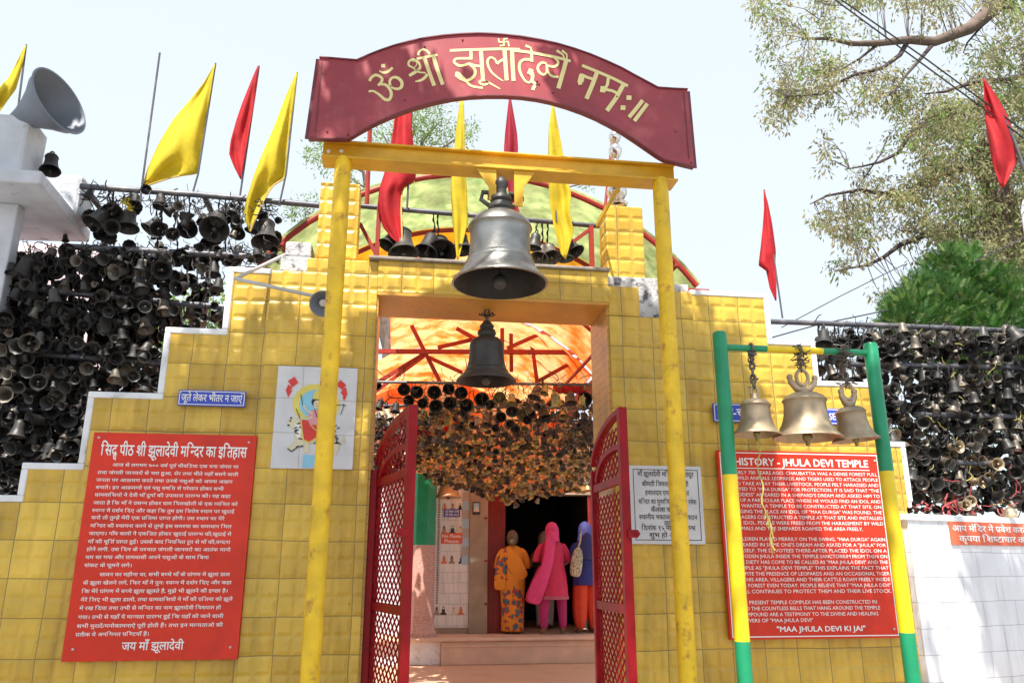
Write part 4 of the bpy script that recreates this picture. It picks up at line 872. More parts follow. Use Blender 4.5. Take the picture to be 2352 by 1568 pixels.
# ------------------------------------------------------------------ people seen from behind at the shrine door
def cmat(name, col, rough=.75, fl=None):
    m = mat(name, col, rough, var=.12, vs=9, bump=.15, bs=60)
    if fl:
        t = m.node_tree; b = t.nodes['Principled BSDF']; tc = N(t, 'TexCoord').outputs['Object']
        nd = N(t, 'TexNoise'); nd.inputs['Scale'].default_value = 14; t.links.new(tc, nd.inputs['Vector']); va_ = N(t, 'VectorMath', operation='MULTIPLY_ADD'); va_.inputs[1].default_value = (.09, .09, .09); t.links.new(nd.outputs[1], va_.inputs[0]); t.links.new(tc, va_.inputs[2])
        vo = N(t, 'TexVoronoi'); vo.inputs['Scale'].default_value = 13; t.links.new(va_.outputs[0], vo.inputs['Vector'])
        rm = N(t, 'ValToRGB'); rm.color_ramp.interpolation = 'CONSTANT'; e = rm.color_ramp.elements
        e[0].position = 0; e[0].color = (.03, .16, .20, 1); e[1].position = .34; e[1].color = (.45, .03, .03, 1); n_ = e.new(.50); n_.color = (*col, 1)
        t.links.new(vo.outputs['Distance'], rm.inputs[0])
        sp = N(t, 'SeparateXYZ'); t.links.new(tc, sp.inputs[0])
        nz = N(t, 'TexNoise'); nz.inputs['Scale'].default_value = 4; t.links.new(tc, nz.inputs['Vector'])
        a = N(t, 'Math', operation='MULTIPLY_ADD'); a.inputs[1].default_value = .5; t.links.new(nz.outputs[0], a.inputs[0]); t.links.new(sp.outputs[2], a.inputs[2])
        lt = N(t, 'Math', operation='LESS_THAN'); lt.inputs[1].default_value = fl[0]; t.links.new(a.outputs[0], lt.inputs[0])
        a2 = N(t, 'Math', operation='MULTIPLY_ADD'); a2.inputs[1].default_value = .12; t.links.new(nz.outputs[0], a2.inputs[0]); t.links.new(sp.outputs[0], a2.inputs[2])
        lx = N(t, 'Math', operation='LESS_THAN'); lx.inputs[1].default_value = fl[1]; t.links.new(a2.outputs[0], lx.inputs[0])
        gz = N(t, 'Math', operation='GREATER_THAN'); gz.inputs[1].default_value = .75; t.links.new(sp.outputs[2], gz.inputs[0])
        ml = N(t, 'Math', operation='MULTIPLY'); t.links.new(lx.outputs[0], ml.inputs[0]); t.links.new(gz.outputs[0], ml.inputs[1])
        mxm = N(t, 'Math', operation='MAXIMUM'); t.links.new(lt.outputs[0], mxm.inputs[0]); t.links.new(ml.outputs[0], mxm.inputs[1])
        mx = N(t, 'Mix', data_type='RGBA'); mx.inputs[6].default_value = (*col, 1); t.links.new(mxm.outputs[0], mx.inputs[0]); t.links.new(rm.outputs[0], mx.inputs[7]); t.links.new(mx.outputs[2], b.inputs['Base Color'])
    return m
def person(base, H, yaw, label, arms, lean=0, stance=.10):
    k = H/1.62; root = thing('person', label, 'person', base); root.rotation_euler = (0, 0, yaw)
    vs = []; es = []; rs = []
    def vtx(p, r, par=None):
        vs.append(Vector(p)*k); rs.append(r*k); i = len(vs)-1
        if par is not None: es.append((par, i))
        return i
    pel = vtx((0, 0, .86), .125); bel = vtx((0, lean*.3, 1.02), .115, pel); ch = vtx((0, lean*.7, 1.22), .12, bel); nb = vtx((0, lean, 1.36), .06, ch)
    nk = vtx((0, lean+.02, 1.42), .048, nb); hd = vtx((0, lean+.035, 1.50), .082, nk); cr = vtx((0, lean+.03, 1.57), .07, hd); ns = vtx((0, lean+.125, 1.495), .012, hd); chn = vtx((0, lean+.085, 1.435), .035, hd)
    for s in (-1, 1):
        h = vtx((s*.085, 0, .80), .095, pel); kn = vtx((s*stance*.95, .02, .45), .06, h); an = vtx((s*stance, -.01, .08), .036, kn); ft = vtx((s*(stance+.015), .07, .035), .034, an); vtx((s*(stance+.025), .17, .022), .02, ft)
        shd = vtx((s*.165, lean*.9, 1.31), .055, ch); e_, w_ = arms[0 if s < 0 else 1]
        el_ = vtx(e_, .042, shd); wr = vtx(w_, .026, el_); d = (Vector(w_)-Vector(e_)).normalized(); pm = Vector(w_)+d*.06; sd = d.cross(Vector((0, 0, 1))).normalized()
        pi_ = vtx(pm, .028, wr)
        for j, (o, L) in enumerate(((-.028, .058), (-.010, .075), (.010, .08), (.027, .065))):
            f1 = vtx(pm+d*.03+sd*o, .010, pi_); f2 = vtx(pm+d*(.03+L*.55)+sd*o*1.1+Vector((0, 0, -.006)), .009, f1); vtx(pm+d*(.03+L)+sd*o*1.1+Vector((0, 0, -.024)), .007, f2)
        th_ = vtx(Vector(w_)+d*.03-sd*s*.035, .011, pi_); vtx(Vector(w_)+d*.075-sd*s*.05+Vector((0, 0, -.01)), .008, th_)
    me = bpy.data.meshes.new('body'); me.from_pydata(vs, es, []); ob = bpy.data.objects.new('body_tmp', me); COL.objects.link(ob)
    md = ob.modifiers.new('s', 'SKIN')
    for i, sv in enumerate(me.skin_vertices[0].data): sv.radius = (rs[i], rs[i]); sv.use_root = (i == 0)
    ob.modifiers.new('u', 'SUBSURF').levels = 1
    dg = bpy.context.evaluated_depsgraph_get(); dg.update(); m2 = bpy.data.meshes.new_from_object(ob.evaluated_get(dg)); bpy.data.objects.remove(ob)
    m2.name = 'body'; m2.materials.clear(); m2.materials.append(M['skin'])
    for p in m2.polygons: p.use_smooth = True
    bo = bpy.data.objects.new('body', m2); COL.objects.link(bo); bo.parent = root
    def cloth(nm, rings, m, n=44, fold=0, nf=11, ph=0, arc=None, cap=False):
        b = MB(); vs_ = []
        a_s = [2*math.pi*j/n for j in range(n)] if arc is None else [R(arc[0]+(arc[1]-arc[0])*j/(n-1)) for j in range(n)]
        for (z, cx, cy, rx, ry, *f) in rings:
            fa = f[0] if f else fold
            for a in a_s:
                w = 1+fa*math.sin(nf*a+ph+z*3)*(.6+.4*math.sin(3*a+z*5)); vs_.append(((cx+rx*w*math.cos(a))*k, (cy+ry*w*math.sin(a))*k, z*k))
        fs = []
        for i in range(len(rings)-1):
            for j in range(n if arc is None else n-1): a = i*n+j; c = i*n+(j+1) % n; fs.append((a, c, c+n, a+n))
        if cap: fs.append(tuple(range((len(rings)-1)*n, len(rings)*n)))
        b.add(vs_, fs); o = b.build(nm, m, None, origin=(0, 0, 0), smooth=70); o.parent = root
        sd_ = o.modifiers.new('thick', 'SOLIDIFY'); sd_.thickness = .006
        ss = o.modifiers.new('sub', 'SUBSURF'); ss.levels = 1; ss.render_levels = 1
        return o
    def band(nm, pts, ws, m, nrm=(0, -1, 0), th=.012, par=None):   # strip of cloth laid along pts
        b = MB(); pts = [Vector(p)*k for p in pts]; Nn = Vector(nrm)
        L = []; Rr = []
        for i, p in enumerate(pts):
            d = (pts[min(i+1, len(pts)-1)]-pts[max(i-1, 0)]).normalized(); s = d.cross(Nn).normalized()*ws[i]*k/2; L.append(p+s); Rr.append(p-s)
        C = [p+Nn*.022*k for p in pts]; n_ = len(pts); b.add(L+C+Rr, [(i, i+1, n_+i+1, n_+i) for i in range(n_-1)]+[(n_+i, n_+i+1, 2*n_+i+1, 2*n_+i) for i in range(n_-1)])
        o = b.build(nm, m, None, origin=(0, 0, 0), smooth=80); o.parent = par or root; sd_ = o.modifiers.new('thick', 'SOLIDIFY'); sd_.thickness = th; ss = o.modifiers.new('sub', 'SUBSURF'); ss.levels = 2; ss.render_levels = 2
        return o
    return root, cloth, band
fold_arms = (((-.25, .02, 1.05), (-.10, .20, 1.12)), ((.25, .02, 1.05), (.10, .20, 1.12)))
zf = zpt
def at(x, y): return PZ(*c8(x, y), zf)
# orange sari
sari = cmat('orange_sari', (.72, .26, .02), fl=(.85, -.02)); hair = mat('grey_brown_hair', (.13, .10, .055), .6, var=.3, vs=40)
bs = at(1150, 1212)
rt_, cloth, band = person(bs, 1.44, R(-4), 'person in an orange sari with teal flowers, hair tied back, at the doorway', fold_arms, .0)
sr_ = cloth('sari', [(.03, -.0, 0, .19, .15, .09), (.2, 0, 0, .185, .15, .07), (.45, 0, 0, .19, .155, .05), (.7, 0, 0, .205, .165, .03), (.86, 0, -.005, .215, .175, .02), (1.0, 0, 0, .19, .155, .03), (1.12, 0, 0, .19, .145, .03), (1.24, 0, 0, .205, .14, .02), (1.32, 0, 0, .185, .115, .01), (1.375, 0, .005, .115, .085), (1.40, 0, .01, .07, .07)], sari, fold=.03)
for s in (-1, 1): cloth('sleeve', [(1.02, s*.245, .02, .062, .07), (1.12, s*.235, .015, .07, .075), (1.24, s*.20, .01, .075, .08), (1.33, s*.165, 0, .06, .07), (1.36, s*.13, 0, .03, .05)], sari, n=20, fold=.05, nf=5)
band('pallu', [(-.12, -.11, 1.36), (-.05, -.155, 1.24), (.02, -.175, 1.10), (.10, -.18, .97), (.20, -.13, .86)], [.10, .22, .28, .26, .18], sari, par=sr_)
band('pallu_end', [(-.15, -.09, 1.35), (-.19, -.13, 1.2), (-.21, -.16, 1.0), (-.22, -.17, .82), (-.22, -.17, .68)], [.10, .16, .19, .2, .2], sari, par=sr_)
cloth('hair', [(1.40, 0, .01, .05, .05), (1.43, 0, -.005, .082, .085), (1.49, 0, -.005, .098, .10), (1.55, 0, .0, .098, .10), (1.60, 0, .01, .082, .085), (1.64, 0, .015, .05, .055), (1.655, 0, .015, .01, .01)], hair, n=28, fold=.02, nf=14, cap=True)
cloth('hair_bun', [(1.395, 0, -.10, .01, .01), (1.405, 0, -.105, .05, .04), (1.455, 0, -.115, .07, .055), (1.505, 0, -.105, .05, .04), (1.52, 0, -.10, .01, .01)], hair, n=18)
# pink kurta
pink = cmat('pink_kurta', (.58, .025, .09)); dup_ = cmat('magenta_scarf', (.70, .05, .20)); legm = cmat('magenta_leggings', (.42, .02, .14)); pband = cmat('kurta_hem', (.45, .10, .16))
bs = at(1445, 1216)
rt_, cloth, band = person(bs, 1.54, R(5), 'person in a pink kurta and trailing magenta head scarf, barefoot', (((-.24, .05, 1.08), (-.10, .24, 1.15)), ((.25, .03, 1.05), (.14, .20, 1.00))), .03, .15)
cloth('kurta', [(.52, -.01, 0, .255, .19, .05), (.60, -.01, 0, .245, .185, .04), (.75, 0, 0, .225, .175, .03), (.88, 0, 0, .21, .17, .02), (1.0, 0, .005, .185, .15, .02), (1.12, 0, .015, .185, .145), (1.24, 0, .02, .20, .14), (1.32, 0, .025, .18, .115), (1.375, 0, .03, .11, .085), (1.41, 0, .035, .065, .07)], pink, fold=.02)
cloth('kurta_hem', [(.50, -.01, 0, .259, .194, .05), (.555, -.01, 0, .256, .192, .05)], pband)
for s in (-1, 1):
    cloth('sleeve', [(1.05, s*.25, .04, .06, .068), (1.14, s*.235, .035, .066, .072), (1.25, s*.20, .02, .072, .078), (1.34, s*.15, .02, .05, .06)], pink, n=20, fold=.04, nf=5)
    cloth('legging', [(.09, s*.15, -.01, .052, .055, .03), (.2, s*.148, 0, .066, .07, .04), (.34, s*.145, .01, .074, .08, .02), (.46, s*.14, .015, .08, .085), (.56, s*.13, .01, .09, .09)], legm, n=22, nf=5)
hs_ = cloth('head_scarf', [(1.36, 0, .0, .12, .10), (1.42, 0, .005, .105, .105), (1.49, 0, .015, .112, .115), (1.56, 0, .02, .108, .11), (1.62, 0, .025, .085, .09), (1.655, 0, .025, .05, .055), (1.668, 0, .025, .01, .01)], dup_, n=30, fold=.03, nf=7, cap=True)
band('scarf_tail', [(-.02, -.10, 1.52), (-.06, -.13, 1.38), (-.09, -.16, 1.2), (-.13, -.18, 1.0), (-.22, -.19, .82), (-.31, -.17, .62), (-.36, -.15, .44)], [.14, .17, .17, .17, .22, .26, .24], dup_, par=hs_)
band('scarf_tail', [(-.20, -.10, 1.0), (-.27, -.12, .8), (-.34, -.12, .6), (-.38, -.11, .44)], [.10, .16, .22, .24], pink, par=hs_)
# blue headscarf
bluec = cmat('blue_kurta', (.025, .03, .20)); scarf = cmat('indigo_scarf', (.025, .025, .13)); salw = cmat('orange_salwar', (.60, .05, .015))
bs = at(1690, 1210)
rt_, cloth, band = person(bs, 1.55, R(3), 'person in a blue kurta and indigo head scarf with baggy red trousers', fold_arms, .02, .11)
cloth('kurta', [(.70, 0, 0, .235, .18, .04), (.80, 0, 0, .225, .175, .03), (.9, 0, 0, .21, .17, .02), (1.02, 0, .005, .19, .155), (1.14, 0, .01, .19, .145), (1.25, 0, .015, .20, .14), (1.32, 0, .02, .18, .115), (1.375, 0, .02, .11, .085), (1.41, 0, .025, .065, .07)], bluec, fold=.02)
for s in (-1, 1):
    cloth('sleeve', [(1.02, s*.25, .03, .06, .068), (1.12, s*.235, .02, .066, .072), (1.25, s*.20, .01, .072, .078), (1.34, s*.15, .01, .05, .06)], bluec, n=20, fold=.04, nf=5)
    cloth('trouser_leg', [(.07, s*.11, -.005, .055, .06, .03), (.12, s*.115, 0, .085, .09, .07), (.25, s*.115, 0, .11, .115, .09), (.45, s*.11, 0, .125, .13, .08), (.65, s*.10, 0, .125, .14, .05), (.8, s*.085, 0, .11, .13)], salw, n=28, nf=7)
cloth('head_scarf', [(1.08, -.02, -.03, .19, .16, .04), (1.2, -.01, -.02, .205, .16, .03), (1.31, 0, -.005, .175, .135, .02), (1.38, 0, .0, .13, .115), (1.44, 0, .005, .115, .115), (1.5, 0, .01, .115, .118), (1.57, 0, .015, .107, .112), (1.63, 0, .02, .08, .085), (1.66, 0, .02, .045, .05), (1.672, 0, .02, .01, .01)], scarf, n=34, fold=.03, nf=9, cap=True)
bag = thing('shoulder_bag', 'speckled beige bag hanging on the shoulder of the person in blue', 'bag', C8(1615, 790, bs.y-.20))
b = MB(); c_ = C8(1612, 690, bs.y-.21); sn = mat('snakeskin', (.48, .42, .30), .6, var=.5, vs=55, col2=(.10, .08, .05), c2s=45, c2t=(.5, .6))
b.lathe([(.0001, -.22), (.07, -.21), (.10, -.16), (.105, -.05), (.095, .06), (.07, .14), (.03, .18), (.0001, .185)], 20, Matrix.Translation(c_) @ Matrix.Rotation(R(9), 4, 'Y') @ Matrix.Diagonal((.85, .5, 1.05, 1))); b.build('pouch', sn, bag, smooth=50)
b = MB(); b.tube([c_+Vector((.02, 0, .17)), c_+Vector((.06, .0, .30)), c_+Vector((.09, .10, .42))], .014, 8); b.build('strap', sn, bag, smooth=50)
# partly hidden companion
cream = cmat('cream_scarf', (.50, .42, .34)); wh = cmat('white_trousers', (.62, .62, .66)); dk = cmat('dark_shawl', (.05, .035, .04))
bs = at(1440, 1195)
rt_, cloth, band = person(bs+Vector((-.02, .55, 0)), 1.46, R(-6), 'person in a beige head scarf and white trousers, mostly hidden behind the pink kurta', fold_arms, .02, .09)
cloth('shawl', [(.62, 0, 0, .21, .17, .04), (.85, 0, 0, .205, .165, .03), (1.05, 0, 0, .19, .15), (1.2, 0, .01, .20, .145), (1.32, 0, .01, .17, .11), (1.39, 0, .02, .08, .075)], dk, fold=.03)
for s in (-1, 1): cloth('trouser_leg', [(.05, s*.09, 0, .055, .06, .03), (.3, s*.09, 0, .07, .075, .04), (.55, s*.09, 0, .085, .09, .02), (.75, s*.085, 0, .10, .11)], wh, n=22, nf=5)
cloth('head_scarf', [(1.35, -.01, .0, .14, .11), (1.42, 0, .005, .11, .11), (1.5, 0, .01, .112, .115), (1.57, 0, .015, .104, .108), (1.63, 0, .02, .075, .08), (1.665, 0, .02, .01, .01)], cream, n=28, fold=.03, nf=7, cap=True)

# ------------------------------------------------------------------ white structure at the left edge
Yl = .22; c1 = q(0, 80, 2.614); c55 = q(0, 380, 5.227)
wl = thing('white_kiosk', 'white plastered corner roof and column at the left edge of the photo', 'building', (-3.4, .5, 0))
x1 = P(*c55(530, 330), Yl).x; z1 = P(*c55(530, 240), Yl).z; z0 = P(*c55(530, 410), Yl).z; yF = 1.02
fa_ = PZ(205, 557, z0); b = MB(); b.prism([(-5.2, Yl, z0), (x1, Yl, z0), (fa_.x, fa_.y, z0), (-5.2, fa_.y+.2, z0)], (0, 0, z1-z0)); b.build('roof_slab', M['whitewash'], wl, bevel=.012)
x2 = P(*c55(1050, 560), .80).x; b = MB(); b.box(x1-.8, x2, .80, 1.05, P(*c55(1000, 820), .80).z, P(*c55(1000, 285), .80).z); b.build('end_block', M['whitewash'], wl, bevel=.03)
xa = P(*c1(213, 700), .34).x; za_ = P(*c1(150, 900), .34).z
b = MB(); b.box(-3.9, P(*c1(140, 880), .34).x, .34, .62, z1, P(*c1(150, 540), .34).z); b.build('upper_column', M['whitewash'], wl, bevel=.02)
b = MB(); b.box(-4.6, P(27, 620, .62).x, .55, .66, -.1, z0); b.build('corner_column', M['whitewash'], wl, bevel=.01)
pw = MB(); pw.box(-7.5, P(235, 900, 2.4).x, 2.4, 2.6, -.1, P(100, 560, 2.4).z); tag(pw.build('pink_wall', M['pinkwall'], origin=(-4.5, 2.5, 0)), 'pinkish plastered house wall glimpsed through the left rack of bells', 'wall')

# horn loudspeaker on the white column
hm = P(*c1(383, 456), .30); vv_ = ray(135, 233).normalized(); r_ = (rt-vv_*rt.dot(vv_)).normalized(); u_ = r_.cross(vv_); axis = (r_*.80+u_*.37-vv_*.47).normalized(); rad = .222
hs = thing('horn_loudspeaker', 'large grey horn loudspeaker on the white column at upper left', 'loudspeaker', hm)
Mh = Matrix.Translation(hm) @ axis.to_track_quat('Z', 'Y').to_matrix().to_4x4()
b = MB(); b.lathe([(.035, -.42), (.045, -.36), (.07, -.28), (.105, -.20), (.15, -.12), (.20, -.05), (rad-.01, -.005), (rad+.006, .004), (rad+.006, .012), (rad-.006, .010), (.19, -.05), (.14, -.12), (.095, -.20), (.06, -.28), (.035, -.34), (.0001, -.34)], 44, Mh); b.build('horn', M['horn'], hs, smooth=50)
b = MB(); b.lathe([(.0001, -.60), (.07, -.59), (.075, -.55), (.075, -.46), (.05, -.43), (.036, -.42)], 20, Mh); b.build('driver', M['cable'], hs, smooth=40)
b = MB(); b.lathe([(.02, -.34), (.032, -.22), (.034, -.16), (.020, -.15), (.018, -.16), (.0001, -.17)], 16, Mh); b.build('reflex_cone', M['horn'], hs, smooth=40); b = MB(); b.lathe([(.0001, -.165), (.012, -.163), (.0001, -.148)], 10, Mh); b.build('cone_cap', M['galv'], hs)
b = MB(); p0 = hm-axis*.34; cz_ = P(*c1(150, 540), .34).z
b.tube([p0+Vector((0, 0, -.08)), (p0.x, p0.y+.02, cz_+.0)], .014, 8); b.tube([p0+Vector((-.06, 0, -.07)), p0+Vector((.06, 0, -.07))], .012, 8); b.build('bracket', M['pipe'], hs, smooth=40)
# small horn on its bent pipe
hp = thing('horn_loudspeaker', 'small round grey loudspeaker on a bent pipe, half behind the left yellow post', 'loudspeaker', P(738, 697, -.30))
b = MB(); pA, pB, pC = P(655, 585, .10), P(541, 640, -.22), P(722, 680, -.26)
b.tube([pA, pB.lerp(pA, .06), pB, pB.lerp(pC, .05), pC], .011, 10); b.build('bracket_pipe', M['galv'], hp, smooth=40)
ax = (rt*.25-up*.25-fw).normalized(); Mh = Matrix.Translation(P(742, 697, -.34)) @ ax.to_track_quat('Z', 'Y').to_matrix().to_4x4()
b = MB(); b.lathe([(.0001, -.12), (.03, -.12), (.035, -.05), (.06, -.02), (.074, 0), (.076, .006), (.068, .006), (.05, -.02), (.03, -.04), (.0001, -.045)], 28, Mh); b.build('horn', M['horn'], hp, smooth=50)
b = MB(); b.lathe([(.0001, -.01), (.02, -.012), (.022, -.03)], 14, Mh); b.build('reflex_cone', M['galv'], hp, smooth=50)
# silver finial on the right pillar
fin = thing('finial', 'stack of silver pots rising from the right pillar behind the beam', 'finial', P(1418, 474, .15))
b = MB(); z0_ = P(1418, 474, .15); x_ = z0_.x; zz = lambda y: P(1415, y, .15).z; m = lambda n_: n_*.0027
b.lathe([(m(24), z0_.z), (m(27), z0_.z+.02), (m(18), z0_.z+.04), (m(10), zz(464)), (m(18), zz(458)), (m(25), zz(448)), (m(26), zz(440)), (m(22), zz(426)), (m(12), zz(416)), (m(6), zz(410)), (m(9), zz(400)), (m(16), zz(385)), (m(16), zz(375)), (m(7), zz(366)), (m(12), zz(360)), (m(17), zz(350)), (m(17), zz(343)), (m(11), zz(334)), (m(6), zz(331)), (m(12), zz(326)), (m(16), zz(318)), (m(15), zz(311)), (m(8), zz(303)), (m(4), zz(298)), (m(9), zz(290)), (m(5), zz(280)), (.0001, zz(268))], 24, Matrix.Translation((x_, .15, 0)))
b.build('pot_stack', M['silver'], fin, smooth=60)

# ------------------------------------------------------------------ flags and poles
def flag(name_lab, left, right, Y, mt, cat='flag', fringe=None, pole=None, amp=.03, rows=26, cols=9, ph=0, pr_=.007):
    def along(pts, t):
        L = [0]
        for a, b_ in zip(pts, pts[1:]): L.append(L[-1]+math.hypot(b_[0]-a[0], b_[1]-a[1]))
        d = t*L[-1]
        for i in range(len(pts)-1):
            if d <= L[i+1] or i == len(pts)-2:
                u = (d-L[i])/max(1e-6, L[i+1]-L[i]); return (pts[i][0]+(pts[i+1][0]-pts[i][0])*u, pts[i][1]+(pts[i+1][1]-pts[i][1])*u)
    base = P(*(pole[-1] if pole else right[-1]), Y); root = thing('flag', name_lab, cat, base)
    b = MB(); vs = []
    for i in range(rows+1):
        t = i/rows; l = along(left, t); r = along(right, t)
        for j in range(cols+1):
            s = j/cols; x = l[0]+(r[0]-l[0])*s; y = l[1]+(r[1]-l[1])*s
            w = abs(r[0]-l[0])/70
            vs.append(P(x, y, Y+amp*min(1, w)*(math.sin(s*5.5+t*4+ph)+.6*math.sin(s*11-t*7+ph*2))))
    b.add(vs, [(i*(cols+1)+j, i*(cols+1)+j+1, (i+1)*(cols+1)+j+1, (i+1)*(cols+1)+j) for i in range(rows) for j in range(cols)])
    o = b.build('cloth', mt, root, smooth=180); sd = o.modifiers.new('thick', 'SOLIDIFY'); sd.thickness = .003
    if fringe:
        b = MB(); b.tube([vs[i*(cols+1)+cols]+Vector((0, -.004, 0)) for i in range(int(fringe*rows), rows+1)], .006, 6); b.build('fringe', M['gold'], root)
    if pole:
        b = MB(); b.tube([P(x, y, Y+.012) for x, y in pole], pr_, 8); b.build('pole', M['pipe'], root)
    return root
Yk = .70                                               # plane of the left rack
flag('yellow flag leaning in at the top left corner beside the loudspeaker', [(58, 103), (20, 180), (-30, 230), (-60, 260)], [(60, 106), (52, 150), (36, 205), (-5, 264)], .5, M['fyellow'], pole=[(60, 103), (40, 260)])
flag('largest yellow flag, above the left rack next to a thin bare pole', [(493, 147), (468, 190), (432, 235), (398, 275), (365, 330), (340, 385), (325, 431)], [(494, 149), (486, 200), (476, 262), (466, 330), (460, 370), (455, 400), (395, 408), (327, 431)], Yk, M['fyellow'], pole=[(495, 146), (455, 400), (440, 452)], fringe=.78, amp=.04)
flag('red flag between the two yellow flags above the left rack', [(592, 152), (576, 190), (556, 240), (540, 285), (529, 325), (526, 355), (538, 385), (552, 412)], [(594, 154), (590, 195), (584, 240), (574, 290), (566, 340), (561, 370), (557, 395), (554, 412)], Yk, M['fred'], pole=[(595, 152), (560, 390), (550, 458)], ph=2)
flag('yellow flag hanging low in front of the dark pipe by the gate pillar', [(681, 167), (655, 225), (630, 290), (606, 345), (585, 400), (566, 460), (560, 495), (572, 530)], [(682, 169), (676, 230), (667, 290), (659, 345), (658, 408), (625, 428), (600, 472), (575, 532)], Yk-.06, M['fyellow'], pole=[(682, 167), (657, 400), (642, 468)], fringe=.62, ph=1, amp=.05)
f4 = lambda L: [c4(x, y) for x, y in L]
flag('red flag with gold fringe behind the beam, left of the great bell', f4([(585, 440), (560, 600), (520, 830), (482, 950), (470, 1060), (500, 1170), (550, 1235), (600, 1272)]), f4([(672, 440), (668, 600), (685, 800), (690, 905), (612, 950), (606, 1060), (610, 1170), (612, 1275)]), Yr-.05, M['fred'], pole=f4([(672, 430), (645, 960), (640, 1075)]), fringe=.55, amp=.03)
flag('narrow yellow flag behind the beam, next to the great bell on its left', f4([(945, 435), (928, 560), (900, 840), (893, 950), (905, 1150), (928, 1370)]), f4([(965, 435), (972, 600), (975, 840), (985, 950), (990, 1150), (934, 1372)]), Yr-.06, M['fyellow'], pole=f4([(955, 420), (945, 1090)]), ph=.5)
flag('dark red flag directly behind the great bell', f4([(1230, 420), (1205, 640), (1198, 720), (1205, 860), (1230, 1000), (1240, 1110)]), f4([(1236, 420), (1275, 640), (1282, 720), (1256, 870), (1262, 1000), (1306, 1140)]), Yr-.05, M['fdark'], pole=f4([(1236, 418), (1248, 1110)]), ph=1.5)
flag('yellow flag behind the beam, right of the great bell', f4([(1476, 462), (1458, 600), (1453, 870), (1465, 1050), (1482, 1150), (1528, 1330), (1550, 1352)]), f4([(1486, 462), (1522, 650), (1560, 870), (1586, 980), (1578, 1080), (1602, 1200), (1556, 1356)]), Yr-.06, M['fyellow'], pole=f4([(1480, 455), (1500, 1140)]), ph=2.5, amp=.04)
f9 = q(1480, 440, 3.733); F9 = lambda L: [f9(x, y) for x, y in L]
flag('slim red flag standing alone in the sky right of the gate', F9([(1600, 130), (1605, 300), (1578, 650), (1555, 835), (1625, 880), (1655, 1040), (1710, 1163)]), F9([(1606, 130), (1642, 250), (1680, 450), (1713, 700), (1706, 850), (1722, 1000), (1722, 1165)]), .66, M['fred'], pole=F9([(1606, 128), (1710, 850), (1778, 1325)]), amp=.035)
fA = q(1760, 0, 1.96); FA = lambda L: [fA(x, y) for x, y in L]
flag('faded red flag with gold edge before the tree at the right border', FA([(1366, 385), (1380, 600), (1412, 800), (1450, 910)]), FA([(1374, 385), (1432, 470), (1492, 580), (1527, 700), (1530, 800), (1470, 920)]), .9, M['fred'], pole=FA([(1370, 380), (1520, 690), (1580, 860), (1640, 1060)]), fringe=0.0, amp=.05, pr_=.014)
t = MB(); t.tube([P(367, 122, Yk-.03), P(325, 434, Yk-.03), P(322, 470, Yk-.03)], .0075, 8); tag(t.build('flagpole', M['pipe'], origin=P(325, 440, Yk)), 'thin bare pole beside the largest yellow flag', 'pole')
t = MB(); pp = [(300+6*math.sin(i*2.1)+i*3-14, 455+i*5) for i in range(7)]; t.add([P(x+dx, y, Yk-.05+.02*math.sin(i*1.7)) for i, (x, y) in enumerate(pp) for dx in (-12+i, 10-i)], [(2*i, 2*i+1, 2*i+3, 2*i+2) for i in range(6)])
o = tag(t.build('yellow_rag', M['fyellow'], origin=P(300, 470, Yk), smooth=180), 'crumpled yellow rag tied among bells under the top pipe', 'rag'); o.modifiers.new('t', 'SOLIDIFY').thickness = .004
# overhead cables
for lab, pts, r, Y in (('upper of two black cables crossing the top right of the sky', [(1918, -10), (2130, 138), (2380, 322)], .0075, .9), ('lower of two black cables crossing the top right of the sky', [(1904, -10), (2120, 148), (2380, 338)], .0075, .9),
                       ('thin grey guy wire rising to the right beside the conifer', [(1795, 752), (1930, 680), (2075, 608)], .004, .8), ('thin black wire running low across the sky to the conifer', [(1762, 778), (1880, 745), (2040, 712)], .005, .75), ('short dark wire above the conifer at the right edge', [(2240, 600), (2300, 572), (2370, 535)], .006, .9)):
    t = MB(); t.tube([P(x, y, Y) for x, y in pts], r, 6); tag(t.build('cable', M['cable'], origin=P(*pts[0], Y)), lab, 'cable')
t = MB(); t.tube([P(2352, 460, 1.2), P(2354, 480, 1.2), P(2362, 545, 1.2), P(2400, 900, 1.2), Vector((P(2400, 900, 1.2).x, 1.2, -.1))], [.01, .035, .03, .03, .03], 12); tag(t.build('white_pole', M['whitewash'], origin=P(2380, 900, 1.2), smooth=40), 'white painted pole top at the right edge under the faded red flag', 'pole')

# ------------------------------------------------------------------ bell racks: every bell of its own
ORD = 'first second third fourth fifth sixth seventh eighth ninth tenth eleventh twelfth thirteenth fourteenth fifteenth sixteenth seventeenth eighteenth nineteenth twentieth twenty-first twenty-second twenty-third twenty-fourth twenty-fifth twenty-sixth twenty-seventh twenty-eighth twenty-ninth thirtieth thirty-first thirty-second thirty-third thirty-fourth'.split()
protos = {}
def bell_mesh(kind, mk):
    if (kind, mk) in protos: return protos[(kind, mk)]
    pr_ = (SMALL, BELL, TALL)[kind]; b = MB(); b.lathe(pr_, 22)
    b.tube([(0, 0, .45), (0, 0, .02)], .03, 6); b.sphere((0, 0, .0), .085, 8, 6)
    b.tube([(.09*math.sin(a), 0, 1.07+.10*math.cos(a)) for a in [2*math.pi*i/10 for i in range(11)]], .035, 6, cap=False)
    o = b.build('bell_proto', M[mk], origin=(0, 0, 0), smooth=50); me = o.data; me.name = 'bell'; bpy.data.objects.remove(o); protos[(kind, mk)] = me; return me
